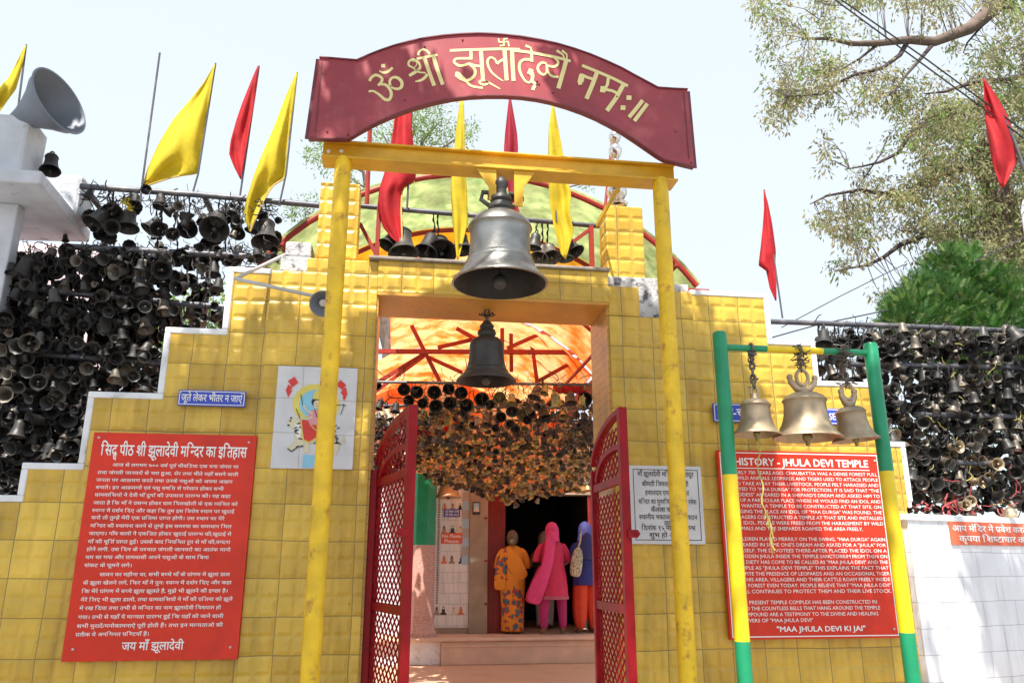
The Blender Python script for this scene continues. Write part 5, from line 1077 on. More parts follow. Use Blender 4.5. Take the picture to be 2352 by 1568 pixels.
def put_bell(px, py, Y, wpx, mouth, kind, mk, el=1.0):
    p = P(px, py, Y); d = wpx/F*((p-Vector((CX, CY, CZ))).dot(fw)); me = bell_mesh(kind, mk)
    o = bpy.data.objects.new('hanging_bell', me); COL.objects.link(o); o.location = p
    z = -Vector(mouth).normalized(); o.rotation_euler = (z.to_track_quat('Z', 'Y') @ Quaternion((0, 0, 1), random.uniform(0, 6))).to_euler(); o.scale = (d, d, d*el)
    return o
HANG = []
def label_row(bells, row, rack, group, word='bell'):
    HANG.extend((o, rack) for o, _ in bells)
    bells.sort(key=lambda b: PROJ(b[0].location)[0])
    for i, (o, adj) in enumerate(bells): tag(o, '%s bell, %s from left in the %s row of the %s' % (adj, ORD[i], ORD[row], rack), 'bell', group)
def rmouth(rr, face=.5):
    if rr.random() < face: return (rr.uniform(-.9, .9), -rr.uniform(.8, 2.0), -rr.uniform(.1, 1))
    return (rr.uniform(-.35, .35), rr.uniform(-.5, .2), -1)
rr = random.Random(3)
# left rack
lr = thing('bell_rack', 'rack of dark pipes loaded with bells behind the left wing wall', 'rack', (-2.2, Yk, 0))
for pts in ([(185, 428), (450, 447), (733, 472)], [(150, 566), (640, 592)], [(-60, 648), (150, 672), (518, 706)], [(-60, 800), (400, 838)], [(-60, 930), (240, 955)]):
    b = MB(); b.tube([P(x, y, Yk) for x, y in pts], .021, 10); b.build('rail_pipe', M['pipe'], lr, smooth=40)
for x in (-60, 210, 470):
    b = MB(); p = P(x, 440, Yk); b.tube([(p.x, Yk+.36, -.1), (p.x, Yk+.36, p.z-.05), (p.x, Yk, p.z-.03)], .022, 8); b.build('rack_upright', M['pipe'], lr, smooth=40)
GL = 'bells hung on the rack behind the left wing wall'
top = [(605, 1255, 150, (-.4, -.4, -1), 0), (730, 1190, 150, (.35, -.9, -.8), 1), (880, 1130, 92, (.1, -.3, -1), 0), (835, 1285, 145, (.1, -.2, -1), 1), (965, 1290, 110, (-.6, -.3, -1), 0), (1035, 1290, 110, (.2, -1.4, -.5), 0), (1128, 1322, 92, (.2, -1.5, -.4), 2), (1225, 1290, 130, (.2, -1, -.9), 1), (1222, 1190, 95, (.1, -.1, 1), 2), (1400, 1290, 195, (.1, -.9, -1), 1), (1555, 1320, 95, (.1, -.8, -.9), 0), (1525, 1190, 75, (-.5, -.2, -1), 0), (1735, 1375, 185, (.1, -.25, -1), 1), (1640, 1300, 90, (-.2, -.1, -1), 0), (560, 1080, 60, (-.5, 0, -1), 0), (955, 1030, 70, (.5, -1.2, -.3), 0), (1090, 1180, 80, (-.8, -.3, -1), 2), (700, 1330, 120, (.2, -.7, -1), 0)]
row = []
for x, y, w, mth, k_ in top: o = put_bell(*c1(x, y), Yk-.02+rr.uniform(-.05, .05), w/2.845, mth, k_ % 3, 'bellsoot' if w < 140 else 'belldark'); row.append((o, 'broad dark' if w > 140 else 'sooty'))
label_row(row, 0, 'left rack', GL)
rows = [(575, 660, 38, 505, 28), (690, 755, 4, 495, 25), (775, 840, 2, 372, 21), (855, 915, 0, 368, 20), (930, 995, 0, 196, 12), (1005, 1065, 0, 185, 11), (1085, 1135, -10, 48, 5)]
for ri, (ya, yb, xa, xb, n_) in enumerate(rows):
    row = []
    for i in range(n_):
        x = xa+(xb-xa)*(i+.5)/n_+rr.uniform(-9, 9); y = rr.uniform(ya, yb)+.05*(x-200); w = rr.choice((22, 26, 30, 34, 38, 46)); mk = rr.choice(('bellsoot', 'bellsoot', 'bellsoot', 'bellsoot', 'belldark', 'bellsoot', 'bellsoot', 'bellbright'))
        if x > 440 and ri == 0: w *= .8
        o = put_bell(x, y, Yk+rr.uniform(-.24, .28), w, rmouth(rr, .85), rr.randrange(3), mk); row.append((o, {'bellsoot': 'sooty black', 'belldark': 'dark grey', 'bellbright': 'bright grey'}[mk]))
    label_row(row, ri+1, 'left rack', GL)
o = put_bell(115, 393, .52, 46, (.15, -.25, -1), 1, 'bellsoot', 1.1); tag(o, 'black bell sitting on top of the white slab below the loudspeaker', 'bell')
# right rack
Yq = .62
rk = thing('bell_rack', 'rack of grey pipes loaded with bells behind the right wing wall', 'rack', (2.6, Yq, 0))
for pts in ([(1760, 738), (2050, 748), (2400, 763)], [(1950, 836), (2400, 846)], [(2100, 951), (2400, 958)], [(2180, 1062), (2400, 1066)]):
    b = MB(); b.tube([P(x, y, Yq) for x, y in pts], .020, 10); b.build('rail_pipe', M['pipe'], rk, smooth=40)
for x in (1985, 2200, 2392):
    b = MB(); p = P(x, 762, Yq); b.tube([(p.x, Yq+.36, -.1), (p.x, Yq+.36, p.z-.05), (p.x, Yq, p.z-.03)], .02, 8); b.build('rack_upright', M['pipe'], rk, smooth=40)
GR = 'bells hung on the rack behind the right wing wall'
rows = [(775, 825, 1885, 2375, 24), (850, 915, 1880, 2380, 26), (930, 995, 2015, 2380, 19), (1010, 1075, 2010, 2385, 20), (1085, 1160, 2062, 2385, 18)]
ADJ = {'bellsoot': 'sooty black', 'belldark': 'dark grey', 'bellbright': 'bright grey', 'bellbrass': 'pale brass', 'bellgold': 'dull gold'}
for ri, (ya, yb, xa, xb, n_) in enumerate(rows):
    row = []
    for i in range(n_):
        x = xa+(xb-xa)*(i+.5)/n_+rr.uniform(-8, 8); y = rr.uniform(ya, yb)+.02*(x-2100); w = rr.choice((24, 28, 32, 36, 42)); mk = rr.choice(('bellbright', 'bellsoot', 'bellsoot', 'belldark', 'belldark'))  # share of brighter metal stands in for sunlight on this rack
        if ri == 3 and x > 2170 and x < 2300 or ri == 4 and 2180 < x < 2280: w = rr.choice((26, 30)); mth = (rr.uniform(-.5, .5), -1.5, -.2); mk = rr.choice(('bellbright', 'bellbrass')); kd = 2
        else: mth = rmouth(rr, .5); kd = rr.randrange(3)
        o = put_bell(x, y, Yq+rr.uniform(-.24, .26), w, mth, kd, mk); row.append((o, ADJ[mk]))
    label_row(row, ri, 'right rack', GR)
o = put_bell(2325, 1205, .38, 46, (-.5, -.6, -1), 1, 'bellbrass'); tag(o, 'pale brass bell hanging over the top edge of the orange banner', 'bell')
o = put_bell(2050, 1012, .45, 60, (.5, -1.0, -.7), 1, 'bellbrass'); tag(o, 'tilted brass bell just behind the right post of the stand', 'bell')
# bells on the lintel rail
row = []
for x, y, w, mth, k_, mk in ((888, 564, 44, (-.5, -.3, -1), 0, 'bellsoot'), (927, 583, 72, (.1, -.25, -1), 1, 'belldark'), (978, 580, 58, (-.3, -.3, -1), 0, 'bellsoot'), (1014, 582, 72, (.1, -.9, -.9), 1, 'bellsoot'), (1062, 576, 52, (.1, -.2, -1), 0, 'bellsoot'), (1238, 594, 44, (-.3, -.5, -1), 1, 'bellbright'), (1267, 592, 46, (.1, -.6, -1), 1, 'bellbright'), (1225, 570, 40, (-.2, 0, -1), 0, 'belldark'), (1322, 580, 46, (.5, -.4, -1), 0, 'bellsoot'), (1300, 596, 40, (.1, -.1, -1), 0, 'belldark')):
    o = put_bell(x, y, Yr-.0, w, mth, k_, mk); row.append((o, ADJ[mk]))
row.sort(key=lambda b_: PROJ(b_[0].location)[0])
HANG.extend((o, 'rail') for o, _ in row)
for i, (o, adj) in enumerate(row): tag(o, '%s bell, %s from left on the rail above the lintel' % (adj, ORD[i]), 'bell', 'bells on the rail above the lintel')
# bells under the courtyard roof: the larger ones one by one
GI = 'larger bells hung under the courtyard roof'
FR = [(435, 780, 95), (530, 800, 100), (655, 800, 105), (760, 775, 90), (850, 805, 100), (570, 880, 80), (665, 900, 100), (770, 880, 100), (890, 895, 105), (470, 860, 85), (1000, 850, 110), (1060, 890, 70), (1130, 840, 95), (1380, 840, 105), (1450, 810, 75), (1215, 880, 80), (1220, 940, 95), (1290, 960, 90), (1400, 905, 70), (1460, 990, 115), (1550, 900, 110), (1595, 980, 85), (1650, 880, 95), (1750, 850, 110), (1330, 1000, 70), (1140, 980, 80), (1720, 900, 80), (245, 920, 80), (370, 945, 80), (310, 910, 45), (235, 750, 80), (1565, 770, 45), (1760, 770, 45)]
SR = [(570, 990, 75), (640, 1020, 70), (765, 1035, 95), (900, 1025, 80), (1030, 1040, 95), (710, 1020, 55), (225, 1040, 80), (250, 1110, 75), (210, 1140, 60), (840, 1060, 60), (1100, 1060, 60), (960, 1060, 55), (1370, 1050, 55), (1450, 1040, 50), (680, 1165, 65), (860, 1165, 50), (1075, 1180, 60), (1160, 1175, 60), (1300, 1170, 55), (1390, 1160, 55), (1740, 1010, 70), (1670, 1070, 55), (1620, 1060, 55), (560, 1200, 55)]
for ri, (LST, y_) in enumerate(((FR, 3.1), (SR, 3.9))):
    row = []
    for x, y, w in LST:
        mk = rr.choice(('bellgold', 'bellsoot', 'bellgold', 'bellbright', 'belldark')) if not (x < 1100 and ri == 0) else 'bellsoot'
        mth = (rr.uniform(-.3, .3), -rr.uniform(1.0, 1.6), -.5) if (x < 1200 and ri == 0 and x > 400) else rmouth(rr, .25)
        o = put_bell(*c2(x, y+14), y_+rr.uniform(-.25, .35), w/3.16*.98, mth, rr.randrange(2), mk); row.append((o, ADJ[mk]))
    row.sort(key=lambda b_: PROJ(b_[0].location)[0])
    for i, (o, adj) in enumerate(row): tag(o, '%s bell, %s from left in the %s row under the courtyard roof' % (adj, ORD[i], ('upper', 'lower')[ri]), 'bell', GI)
for y, yy in ((3.1, 876), (3.9, 930), (5.0, 960), (6.2, 980)):
    t = MB(); t.tube([P(800, yy, y), P(1420, yy+8, y)], .015, 8); tag(t.build('hanging_pipe', M['pipe'], origin=P(1100, yy, y), smooth=40), {3.1: 'front dark pipe under the courtyard roof carrying the upper row of bells', 3.9: 'dark pipe under the courtyard roof carrying the lower row of bells', 5.0: 'dark pipe carrying the front of the small bell mass', 6.2: 'rearmost dark pipe carrying small bells above the shrine door'}[y], 'pipe')
PIPES = {'left rack': ([(185, 428, 733, 472), (150, 566, 640, 592), (-60, 642, 518, 706), (-60, 800, 400, 838), (-60, 930, 240, 955)], Yk), 'right rack': ([(1760, 738, 2400, 763), (1950, 836, 2400, 846), (2100, 951, 2400, 958), (2180, 1062, 2400, 1066)], Yq), 'rail': ([(828, 473, 1385, 520)], Yr)}
for key, nm, lab in (('left rack', 'hanging_wires', 'wires and thin chains from which the bells of the left rack hang'), ('right rack', 'hanging_wires', 'wires and thin chains from which the bells of the right rack hang'), ('rail', 'hanging_chains', 'short dark chains holding the bells of the lintel rail')):
    b = MB(); PL, Yp_ = PIPES[key]
    for o, rk_ in HANG:
        if rk_ != key: continue
        top_ = o.location+(o.rotation_euler.to_matrix() @ Vector((0, 0, 1.1)))*o.scale[0]; px, py, _z = PROJ(top_); best = None
        for xa, ya, xb, yb in PL:
            if xa <= px <= xb:
                zp_ = P(px, ya+(yb-ya)*(px-xa)/(xb-xa), Yp_)
                if zp_.z > top_.z and (best is None or zp_.z < best.z): best = zp_
        if best is None or best.z-top_.z > .45: continue
        n_ = max(3, int((best-top_).length/.025)); pts_ = [top_.lerp(best, i/n_)+Vector((rr.uniform(-.006, .006), rr.uniform(-.006, .006), 0))*(0 < i < n_) for i in range(n_+1)]
        b.tube(pts_, [.004+.004*(i % 2) for i in range(n_+1)], 5)
    tag(b.build(nm, M['wire'], origin=b.v[0]), lab, 'wire', kind='stuff')
# the mass of small bells above the shrine door, and small bells and wire choking the racks
def bell_mass(name, lab, pts, mats, seg=9):
    b = MB(); prof = [(.0001, 1.0), (.22, .92), (.29, .75), (.30, .5), (.40, .12), (.5, 0), (.42, .04), (.27, .5), (.0001, .8)]
    for p, d, mth, mi in pts:
        z = -Vector(mth).normalized(); b.lathe(prof, seg, Matrix.Translation(p) @ z.to_track_quat('Z', 'Y').to_matrix().to_4x4() @ Matrix.Scale(d, 4), mi)
    return tag(b.build(name, mats, origin=pts[0][0], smooth=60), lab, 'bells', kind='stuff')
pts = []
def low(x): return 1075+(x-950)*.75 if x < 1000 else (1112+(x-1000)*.27 if x < 1180 else 1160-(x-1180)*.2)
for r_i in range(19):                                   # rows one behind the other, each lower in the picture
    f = (r_i+.5)/19; x = 946.0
    while x < 1374:
        w = rr.uniform(15, 22)*(1-.22*f); y = 992+(low(x)-992)*f+rr.gauss(0, 3.5); p = P(x, y, 4.5+2.0*f+rr.uniform(-.1, .1)); d = w/F*((p-Vector((CX, CY, CZ))).dot(fw))
        pts.append((p, d, (rr.gauss(0, .28), rr.gauss(-.2, .3), -1), rr.choice((1, 1, 2, 0, 0)) if f < .35 else rr.choice((0, 0, 3, 2, 0, 1)))); x += w*rr.uniform(.62, .95)
for i in range(260):
    x = rr.uniform(850, 950); y = rr.uniform(960, 1105); y_ = rr.uniform(4, 6); p = P(x, y, y_); d = rr.choice((14, 18, 24, 30))/F*((p-Vector((CX, CY, CZ))).dot(fw)); pts.append((p, d, rmouth(rr, .3), rr.choice((0, 1, 1, 3))))
for i in range(150):
    x = rr.uniform(960, 1360); y = rr.uniform(925, 990); y_ = rr.uniform(3.6, 4.6); p = P(x, y, y_); d = rr.choice((14, 18, 22))/F*((p-Vector((CX, CY, CZ))).dot(fw)); pts.append((p, d, rmouth(rr, .3), rr.choice((0, 1, 1, 3))))
bell_mass('bell_mass', 'sagging mass of countless small brass bells above the shrine door', pts, [M['bellgold'], M['belldark'], M['bellbright'], M['bellbrass']], 12)
def in_left(x, y): return (545 < y < 600 and 40 < x < 200) or (y < 600 and 195 < x < 640) or (600 <= y < 765 and x < 515) or (765 <= y < 915 and x < 378) or (915 <= y < 1080 and x < 200) or (y >= 1080 and x < 55)
pts = []
while len(pts) < 1350:
    x = rr.uniform(-20, 640); y = rr.uniform(470, 1140)
    if not in_left(x, y) or (y < 590 and rr.random() < .86) or (x > 390 and y > 600 and rr.random() < .85) or (y < 700 and x < 200 and rr.random() < .4): continue
    y_ = Yk+rr.uniform(-.2, .4); p = P(x, y, y_); pts.append((p, rr.choice((14, 18, 22, 26, 30, 36))/F*5.6, rmouth(rr, .75), rr.choice((0, 0, 0, 1, 2))))
bell_mass('bell_mass', 'small sooty bells filling the gaps of the left rack', pts, [M['bellsoot'], M['belldark'], M['bellbright']])
pts = []
while len(pts) < 900:
    x = rr.uniform(1880, 2400); y = rr.uniform(765, 1175)
    if (x < 2010 and y > 925) or (y > 1085 and x < 2060) or (x < 1990 and rr.random() < .5): continue
    p = P(x, y, Yq+rr.uniform(-.15, .4)); pts.append((p, rr.choice((14, 18, 22, 26, 30))/F*5.9, rmouth(rr, .6), rr.choice((0, 0, 1, 2, 2))))  # brighter metal drawn more often, painting sunlight into the mix
bell_mass('bell_mass', 'small dark and light grey bells filling the gaps of the right rack', pts, [M['bellsoot'], M['belldark'], M['bellbright']])
def tangle(name, lab, sample, n_, mt, L=.07, r=.003, cat='wire'):
    b = MB()
    for _ in range(n_):
        p = sample(); k_ = rr.randint(3, 5); d = Vector((rr.uniform(-1, 1), rr.uniform(-.6, .6), rr.uniform(-1.6, .6))); pp = [p]
        for i in range(k_): d = (d+Vector((rr.uniform(-1, 1), rr.uniform(-.8, .8), rr.uniform(-1, 1)))*.8).normalized(); pp.append(pp[-1]+d*L*rr.uniform(.3, .7))
        b.tube(pp, r*rr.uniform(.6, 1.5), 4)
    return tag(b.build(name, mt, origin=b.v[0]), lab, cat, kind='stuff')
def sL():
    while True:
        x = rr.uniform(-10, 640); y = rr.choice((rr.uniform(440, 1130), rr.gauss(450+.07*(x-200), 9), rr.gauss(580, 10)))
        if in_left(x, max(y, 470)) and y > 433+.07*(x-200): return P(x, y, Yk+rr.uniform(-.12, .2))
tangle('wire_tangle', 'tangled black wires and chains on the pipes of the left rack', sL, 650, M['wire'], .05)
def sR():
    while True:
        x = rr.uniform(1880, 2390); y = rr.choice((rr.uniform(750, 1170), rr.gauss(762+.03*(x-1900), 12)))
        if not ((x < 2010 and y > 925) or (y > 1085 and x < 2060)): return P(x, y, Yq+rr.uniform(-.14, .2))
tangle('wire_tangle', 'tangled wires and chains on the pipes of the right rack', sR, 520, M['wire'], .05)
tangle('faded_ribbons', 'faded red ribbons tied among bells of the right rack', lambda: P(*rr.choice(((rr.gauss(2200, 25), rr.gauss(1150, 18)), (rr.gauss(2345, 18), rr.gauss(1080, 40)), (rr.gauss(2160, 30), rr.gauss(1165, 8)), (rr.gauss(2300, 15), rr.gauss(1180, 12)))), Yq-.1), 60, M['rag'], .06, .0045, 'ribbons')
tangle('pale_ribbons', 'pale yellow strings tied among bells of the right rack', lambda: P(rr.gauss(2200, 90), rr.gauss(950, 110), Yq-.1), 26, M['ragyellow'], .05, .0025, 'ribbons')
tangle('wire_tangle', 'thin wires among the bells under the courtyard roof', lambda: P(rr.uniform(860, 1370), rr.uniform(860, 1010), rr.uniform(3, 4.2)), 350, M['wire'], .12, .004)
t = MB(); t.prism([P(860, 965, 6.5), P(1400, 965, 6.5), P(1400, 1128, 6.5), P(1180, 1135, 6.5), P(1000, 1090, 6.5), P(860, 1075, 6.5)], (0, .01, 0)); tag(t.build('orange_drape', M['cloth'], origin=P(1150, 965, 6.5)), 'orange cloth drape hanging behind the mass of small bells', 'cloth')
for xa, xb, ya, yb, Y in ((1000, 1090, 955, 975, 4.3), (1270, 1350, 880, 905, 4.5), (860, 1040, 975, 1000, 4.6)):
    t = MB(); nn = 14; t.add([P(xa+(xb-xa)*i/nn, (ya if j == 0 else yb)+2*math.sin(i*1.3), Y+.04*math.sin(i*1.9)) for j in (0, 1) for i in range(nn+1)], [(i, i+1, nn+2+i, nn+1+i) for i in range(nn)]); o = tag(t.build('red_bunting', M['fred'], origin=P(xa, ya, Y), smooth=180), {1000: 'red cloth strip between the upper and lower rows of bells', 1270: 'red cloth strip at the right under the courtyard roof', 860: 'red cloth strip at the left above the small bells'}[xa], 'cloth'); o.modifiers.new('t', 'SOLIDIFY').thickness = .004

# ------------------------------------------------------------------ trees
from mathutils import noise
def leaves(mb, c, r, n, ls, rr, flat=1.0, droop=.5, wid=.34, mi=0):
    for _ in range(n):
        u = Vector((rr.gauss(0, 1), rr.gauss(0, 1), rr.gauss(0, 1)*flat)); p = c+u*(r*.55)
        d = (u.normalized()*.7+Vector((rr.uniform(-1, 1), rr.uniform(-1, 1), rr.uniform(-1, 1)))*.7+Vector((0, 0, -droop))).normalized()
        s = d.cross(Vector((rr.uniform(-1, 1), rr.uniform(-1, 1), rr.uniform(-1, 1)))).normalized(); L = ls*rr.uniform(.6, 1.25); w = L*wid; nrm = d.cross(s)*L*.10
        mb.add([p, p+d*L*.45+s*w*.5+nrm, p+d*L, p+d*L*.45-s*w*.5+nrm], [(0, 1, 2), (0, 2, 3)], mi)
def limb(mb, pts, r0, r1, Y0, Y1, n=8):
    k = len(pts); mb.tube([P(x, y, Y0+(Y1-Y0)*i/(k-1)) for i, (x, y) in enumerate(pts)], [r0+(r1-r0)*i/(k-1) for i in range(k)], n)
rr = random.Random(21)
# big olive tree at upper right
Yb = 3.2
bt = thing('large_tree', 'large olive-leaved tree spreading its branches across the upper right sky', 'tree', (7.4, 3.8, 0))
b = MB(); b.tube([(7.4, 3.8, -.1), (7.2, 3.7, 2.5), (6.9, 3.5, 4.6), (6.6, 3.4, 6.4)], [.34, .28, .22, .16], 14); b.build('trunk', M['bark'], bt, smooth=60)
hubs = []
def br(L, r0, r1, Y0, Y1, m='bark'):
    b = MB(); pts = [fA(x, y) for x, y in L]; limb(b, pts, r0, r1, Y0, Y1); b.build('branch', M[m], bt, smooth=60)
    for i in range(len(pts)-1):
        for t in (0, .25, .5, .75): hubs.append((pts[i][0]+(pts[i+1][0]-pts[i][0])*t, pts[i][1]+(pts[i+1][1]-pts[i][1])*t, Y0+(Y1-Y0)*(i+t)/(len(pts)-1)))
br([(1720, -260), (1600, -140), (1440, 0), (1370, 80), (1300, 140), (1220, 170), (1130, 205), (1000, 195), (860, 212), (730, 215), (610, 190), (480, 190)], .12, .012, 3.4, 2.8)
br([(1130, 205), (1060, 290), (980, 380), (920, 470)], .03, .008, 3.1, 2.7, 'twig'); br([(1000, 200), (960, 270), (880, 330), (830, 345), (740, 365), (660, 405), (580, 460), (480, 470), (390, 470)], .032, .007, 3.1, 2.6, 'twig')
br([(860, 212), (760, 290), (690, 330), (600, 380)], .018, .006, 3.0, 2.9, 'twig'); br([(1800, 300), (1500, 390), (1300, 410), (1180, 450), (1080, 460)], .05, .008, 3.4, 3.0, 'twig')
br([(1700, 480), (1400, 500), (1200, 540), (1080, 600), (1000, 670), (950, 750), (860, 795), (780, 815), (690, 830)], .05, .006, 3.4, 2.8, 'twig'); br([(900, 670), (870, 750), (800, 850), (750, 920)], .012, .005, 3.0, 2.9, 'twig')
br([(1750, 1000), (1500, 1080), (1250, 1140), (1090, 1150), (960, 1200), (880, 1260), (800, 1300), (720, 1312), (640, 1330)], .05, .006, 3.5, 2.9, 'twig'); br([(960, 1130), (1050, 1140), (1090, 1150)], .008, .01, 3, 3.1, 'twig')
br([(1520, -20), (1440, 60), (1360, 130), (1290, 210), (1270, 260)], .03, .006, 3.6, 3.2, 'twig'); br([(1750, 720), (1400, 800), (1150, 860), (950, 960), (760, 930), (600, 960), (520, 1000)], .05, .006, 3.5, 2.9, 'twig'); br([(590, -10), (585, 60), (560, 110)], .008, .004, 3, 2.9, 'twig')
left = [(0, 1715), (60, 1735), (120, 1770), (200, 1775), (235, 1745), (300, 1790), (340, 1850), (375, 1865), (385, 1940), (420, 1950), (450, 1850), (520, 1880), (560, 1950), (600, 1890), (660, 1935), (700, 1965), (720, 2060), (760, 2160)]
def lx(y):
    for (y0, x0), (y1, x1) in zip(left, left[1:]):
        if y0 <= y <= y1: return x0+(x1-x0)*(y-y0)/(y1-y0)
    return 1715
# sparse windows where the sky shows through
holes = [(2030, 60, 90, 60), (1930, 120, 60, 30), (2120, 130, 110, 45), (1880, 270, 70, 40), (2020, 300, 70, 60), (2060, 380, 60, 40), (1980, 330, 60, 50), (2230, 60, 60, 40), (2060, 560, 70, 30), (2010, 620, 80, 50), (1960, 430, 50, 30), (2180, 190, 60, 30)]
cr = MB(); tw = MB(); nC = 0
while nC < 930:
    y = rr.uniform(-60, 720); x = rr.uniform(1715, 2450)
    if x < lx(max(0, y))+12: continue
    dens = .42+.58*min(1, max(0, (x-1980)/250))*min(1, max(.25, (y-60)/180))
    if y < 200 and x > 2080: dens = .4
    if noise.noise(Vector((x/60, y/60, 2.2)))*.9+.5 < .42: dens *= .35
    if any(((x-a)/w)**2+((y-b_)/h)**2 < 1 for a, b_, w, h in holes): dens *= .12
    if y > 600 and x > 2020: dens *= .6
    if x > 2180 and y > 230: dens *= .72
    if rr.random() > dens: continue
    y_ = Yb+rr.uniform(-.7, 1.0); c = P(x, y, y_); nC += 1
    h = min(hubs, key=lambda q_: (q_[0]-x)**2+(q_[1]-y)**2)
    if (h[0]-x)**2+(h[1]-y)**2 < 120**2:
        e = P(*h[:2], h[2]); mid = e.lerp(c, .5)+Vector((rr.uniform(-.06, .06), rr.uniform(-.06, .06), rr.uniform(0, .08))); tw.tube([e, mid, c], [.006, .004, .002], 4)
    for k_ in range(3):
        d = Vector((rr.uniform(-1, 1), rr.uniform(-1, 1), rr.uniform(-1.2, .4))).normalized()*.14; tw.tube([c, c+d*.6, c+d], [.003, .0022, .0015], 4)
        leaves(cr, c+d, .095, 15, .068, rr, 1, .7, .38, (0 if rr.random() < .8 else 1))
cr.build('crown', [M['leafolive'], M['leafpale']], bt); tw.build('twigs', M['twig'], bt)
# conifer-like bush
cf = thing('conifer_bush', 'bright green feathery conifer behind the right rack of bells', 'tree', P(2200, 1000, 2.4))
b = MB(); base = P(2200, 1000, 2.4); b.tube([(base.x, 2.4, -.1), (base.x, 2.4, P(2200, 640, 2.4).z)], [.09, .02], 10); b.build('trunk', M['bark'], cf, smooth=60)
cr = MB()
for x, y, r in ((2180, 640, .26), (2140, 690, .28), (2230, 660, .3), (2090, 720, .24), (2190, 720, .32), (2280, 700, .3), (2330, 720, .26), (2060, 745, .18), (2130, 760, .3), (2250, 770, .34), (2210, 610, .17), (2150, 615, .13), (2320, 670, .18), (2370, 760, .3), (2300, 640, .12), (2230, 590, .10), (2180, 580, .07), (2060, 700, .10), (2100, 660, .12), (2350, 800, .3), (2200, 830, .35)):
    c = P(x, y, 2.4+rr.uniform(-.3, .3))
    for _ in range(int(520*r*r/.07)):
        u = Vector((rr.gauss(0, 1), rr.gauss(0, 1), rr.gauss(0, 1))).normalized()*rr.random()**.4; p = c+u*r*1.05; d = (u*.8+Vector((rr.uniform(-.6, .6), rr.uniform(-.6, .6), .9))).normalized()
        s = d.cross(Vector((rr.uniform(-1, 1), rr.uniform(-1, 1), rr.uniform(-1, 1)))).normalized(); L = rr.uniform(.07, .17); mi = 0 if rr.random() < .55 else (1 if rr.random() < .6 else 2)
        for k_ in range(7):                                # a frond: leaflets in pairs along a stem
            f = (k_+.5)/7; o_ = p+d*L*f-Vector((0, 0, .03))*f*f
            for sg_ in (-1, 1):
                e = (d*.8+s*sg_*.75+Vector((0, 0, rr.uniform(-.2, .1)))).normalized(); q_ = e.cross(s.cross(d)).normalized(); LL = .045*(1.1-.7*f); cr.add([o_-q_*.004, o_+q_*.004, o_+e*LL], [(0, 1, 2)], mi)
cr.build('crown', [M['conifer'], M['leafgreen'], M['leafpale']], cf)
# feathery tree beyond the roof
ft = thing('feathery_tree', 'pale green feathery tree far behind the arch sign', 'tree', (P(930, 330, 12).x, 12, 0))
b = MB(); bx = P(925, 330, 12); b.tube([(bx.x, 12, -.1), (bx.x-.1, 12, 5), P(930, 345, 12), P(955, 290, 12)], [.25, .18, .07, .03], 10)
for x, y in ((880, 310), (1060, 310), (740, 350), (800, 405), (1010, 280), (700, 485), (1350, 420)): b.tube([(bx.x-.1, 12, 5.5), P((x+930)/2, y+45, 12), P(x, y, 12)], [.07, .04, .015], 6)
b.build('trunk', M['bark'], ft, smooth=60)
cr = MB()
for x, y, r, n_ in ((960, 290, .45, 700), (930, 300, .4, 420), (990, 260, .35, 420), (1010, 310, .35, 330), (1060, 310, .3, 260), (1080, 300, .2, 110), (880, 310, .28, 160), (865, 320, .18, 80), (970, 330, .3, 200), (1040, 330, .25, 120), (730, 350, .26, 170), (755, 375, .28, 170), (740, 335, .2, 90), (800, 408, .22, 150), (715, 360, .15, 70), (690, 487, .28, 240), (675, 480, .2, 100), (720, 460, .15, 60), (1180, 400, .2, 80), (1350, 418, .2, 110), (985, 392, .2, 90)):
    leaves(cr, P(x, y, 12+rr.uniform(-.5, .5)), r, n_, .085, rr, 1, .1, .4)
cr.build('crown', M['leafpale'], ft)
# bush behind the left rack
lb = thing('pale_bush', 'pale sunlit bush glimpsed behind the right end of the left rack', 'bush', P(470, 900, 4.5))
b = MB(); c = P(470, 900, 4.5); b.tube([(c.x, 4.5, -.1), (c.x, 4.5, P(470, 760, 4.5).z)], [.06, .02], 8); b.build('trunk', M['bark'], lb)
cr = MB()
for x, y, r in ((420, 745, .35), (480, 720, .3), (500, 760, .35), (440, 800, .4), (380, 770, .3)): leaves(cr, P(x, y, 4.5), r, 420, .07, rr, 1, .2, .5)
cr.build('crown', M['leafpale'], lb)
hd = thing('green_hedge', 'dark green shrubs seen through gaps of the right rack', 'bush', P(2200, 1150, 4.5))
cr = MB()
for i in range(26): leaves(cr, P(rr.uniform(2030, 2420), rr.uniform(820, 1180), 4.5+rr.uniform(0, .6)), .4, 230, .09, rr, 1, .2, .5)
cr.build('foliage', M['leafgreen'], hd)
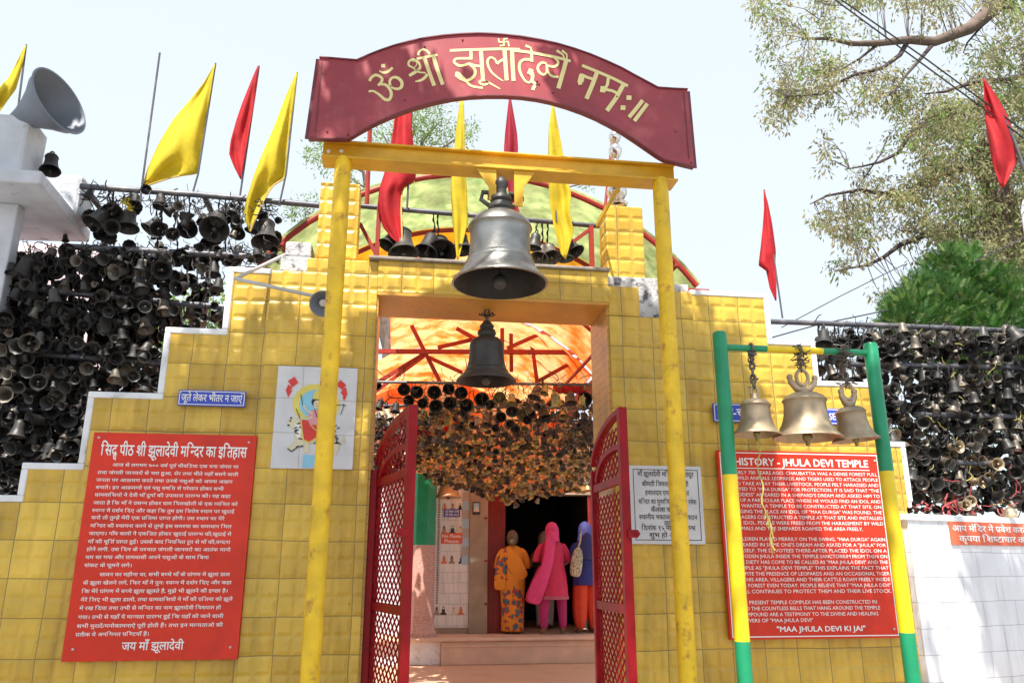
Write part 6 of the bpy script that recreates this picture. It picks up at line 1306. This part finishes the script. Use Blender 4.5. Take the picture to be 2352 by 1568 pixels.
# tree standing beside the photographer; its crown overhead dapples the facade
sh_t = thing('shade_tree', 'leafy tree standing behind the viewer whose crown shades the gate', 'tree', (-4.6, -6.6, 0))
b = MB(); b.tube([(-4.6, -6.6, -.1), (-4.5, -6.4, 2.5), (-4.1, -5.6, 4.6), (-3.4, -4.6, 6.2)], [.26, .22, .17, .11], 12); b.build('trunk', M['bark'], sh_t, smooth=60)
def inpoly(x, y, pg):
    c = False; j = len(pg)-1
    for i in range(len(pg)):
        if (pg[i][1] > y) != (pg[j][1] > y) and x < (pg[j][0]-pg[i][0])*(y-pg[i][1])/(pg[j][1]-pg[i][1])+pg[i][0]: c = not c
        j = i
    return c
SH = [([(-80, 1060), (210, 900), (400, 830), (560, 860), (620, 800), (850, 800), (850, 1640), (-80, 1640)], .95, 0), ([(1395, 740), (1590, 700), (1690, 790), (1735, 900), (1740, 1040), (1700, 1640), (1395, 1640)], .96, 0),
      ([(1690, 1060), (1800, 1060), (1830, 1250), (1960, 1350), (1960, 1440), (1850, 1470), (1700, 1460)], .55, 0), ([(1920, 1500), (2100, 1440), (2090, 1640), (1900, 1640)], .5, 0),
      ([(820, 120), (980, 90), (1000, 240), (900, 300), (800, 310)], .8, -.68), ([(1290, 90), (1440, 140), (1480, 330), (1330, 290)], .8, -.68), ([(2230, 1300), (2420, 1230), (2420, 1640), (2290, 1640)], .55, .2), ([(1990, 1430), (2120, 1480), (2180, 1640), (1960, 1640)], .5, .05), ([(685, 1020), (770, 1020), (745, 1640), (660, 1640)], .9, -.6), ([(1530, 1240), (1610, 1220), (1620, 1640), (1540, 1640)], .9, -.6), ([(1480, 430), (1550, 430), (1570, 800), (1500, 800)], .6, -.6), ([(740, 320), (1100, 340), (1100, 390), (740, 380)], .6, -.6), ([(-80, 120), (190, 150), (215, 570), (-80, 570)], .92, .3), ([(835, 930), (955, 930), (955, 1640), (820, 1640)], .95, -.3)]
LIT = [[(92, 1060), (205, 1060), (185, 1300), (165, 1490), (140, 1400)], [(760, 940), (835, 900), (840, 1090), (770, 1090)], [(1520, 1000), (1600, 1000), (1590, 1180), (1540, 1180)]]
cr = MB(); bm = MB(); cen = []
for pg, pr_, Y in SH:
    x0, x1 = min(p[0] for p in pg), max(p[0] for p in pg); y0, y1 = min(p[1] for p in pg), max(p[1] for p in pg); st_ = 52; y = y0
    while y < y1:
        x = x0
        while x < x1:
            xx, yy = x+rr.uniform(-16, 16), y+rr.uniform(-16, 16)
            if inpoly(xx, yy, pg) and rr.random() < pr_ and not any(inpoly(xx, yy, l) for l in LIT):
                w = P(xx, yy, Y); t = (rr.uniform(5.6, 7.2)-w.z)/SUN.z
                if Y < -.5: t = max(t, (6.4-w.z)/SUN.z)
                c = w+SUN*t; cen.append(c); leaves(cr, c, .11, 44, .12, rr, 1, .3, .6)
            x += st_
        y += st_
for i in range(0, len(cen), 5):
    c = cen[i]; h = Vector((-3.4+.5*(c.x+3.4), -4.6+.55*(c.y+4.6), 6.6)); bm.tube([(-3.4, -4.6, 6.2), h+Vector((rr.uniform(-.3, .3), 0, .2)), c], [.03, .016, .004], 5)
cr.build('crown', M['leafgreen'], sh_t); bm.build('branches', M['bark'], sh_t)
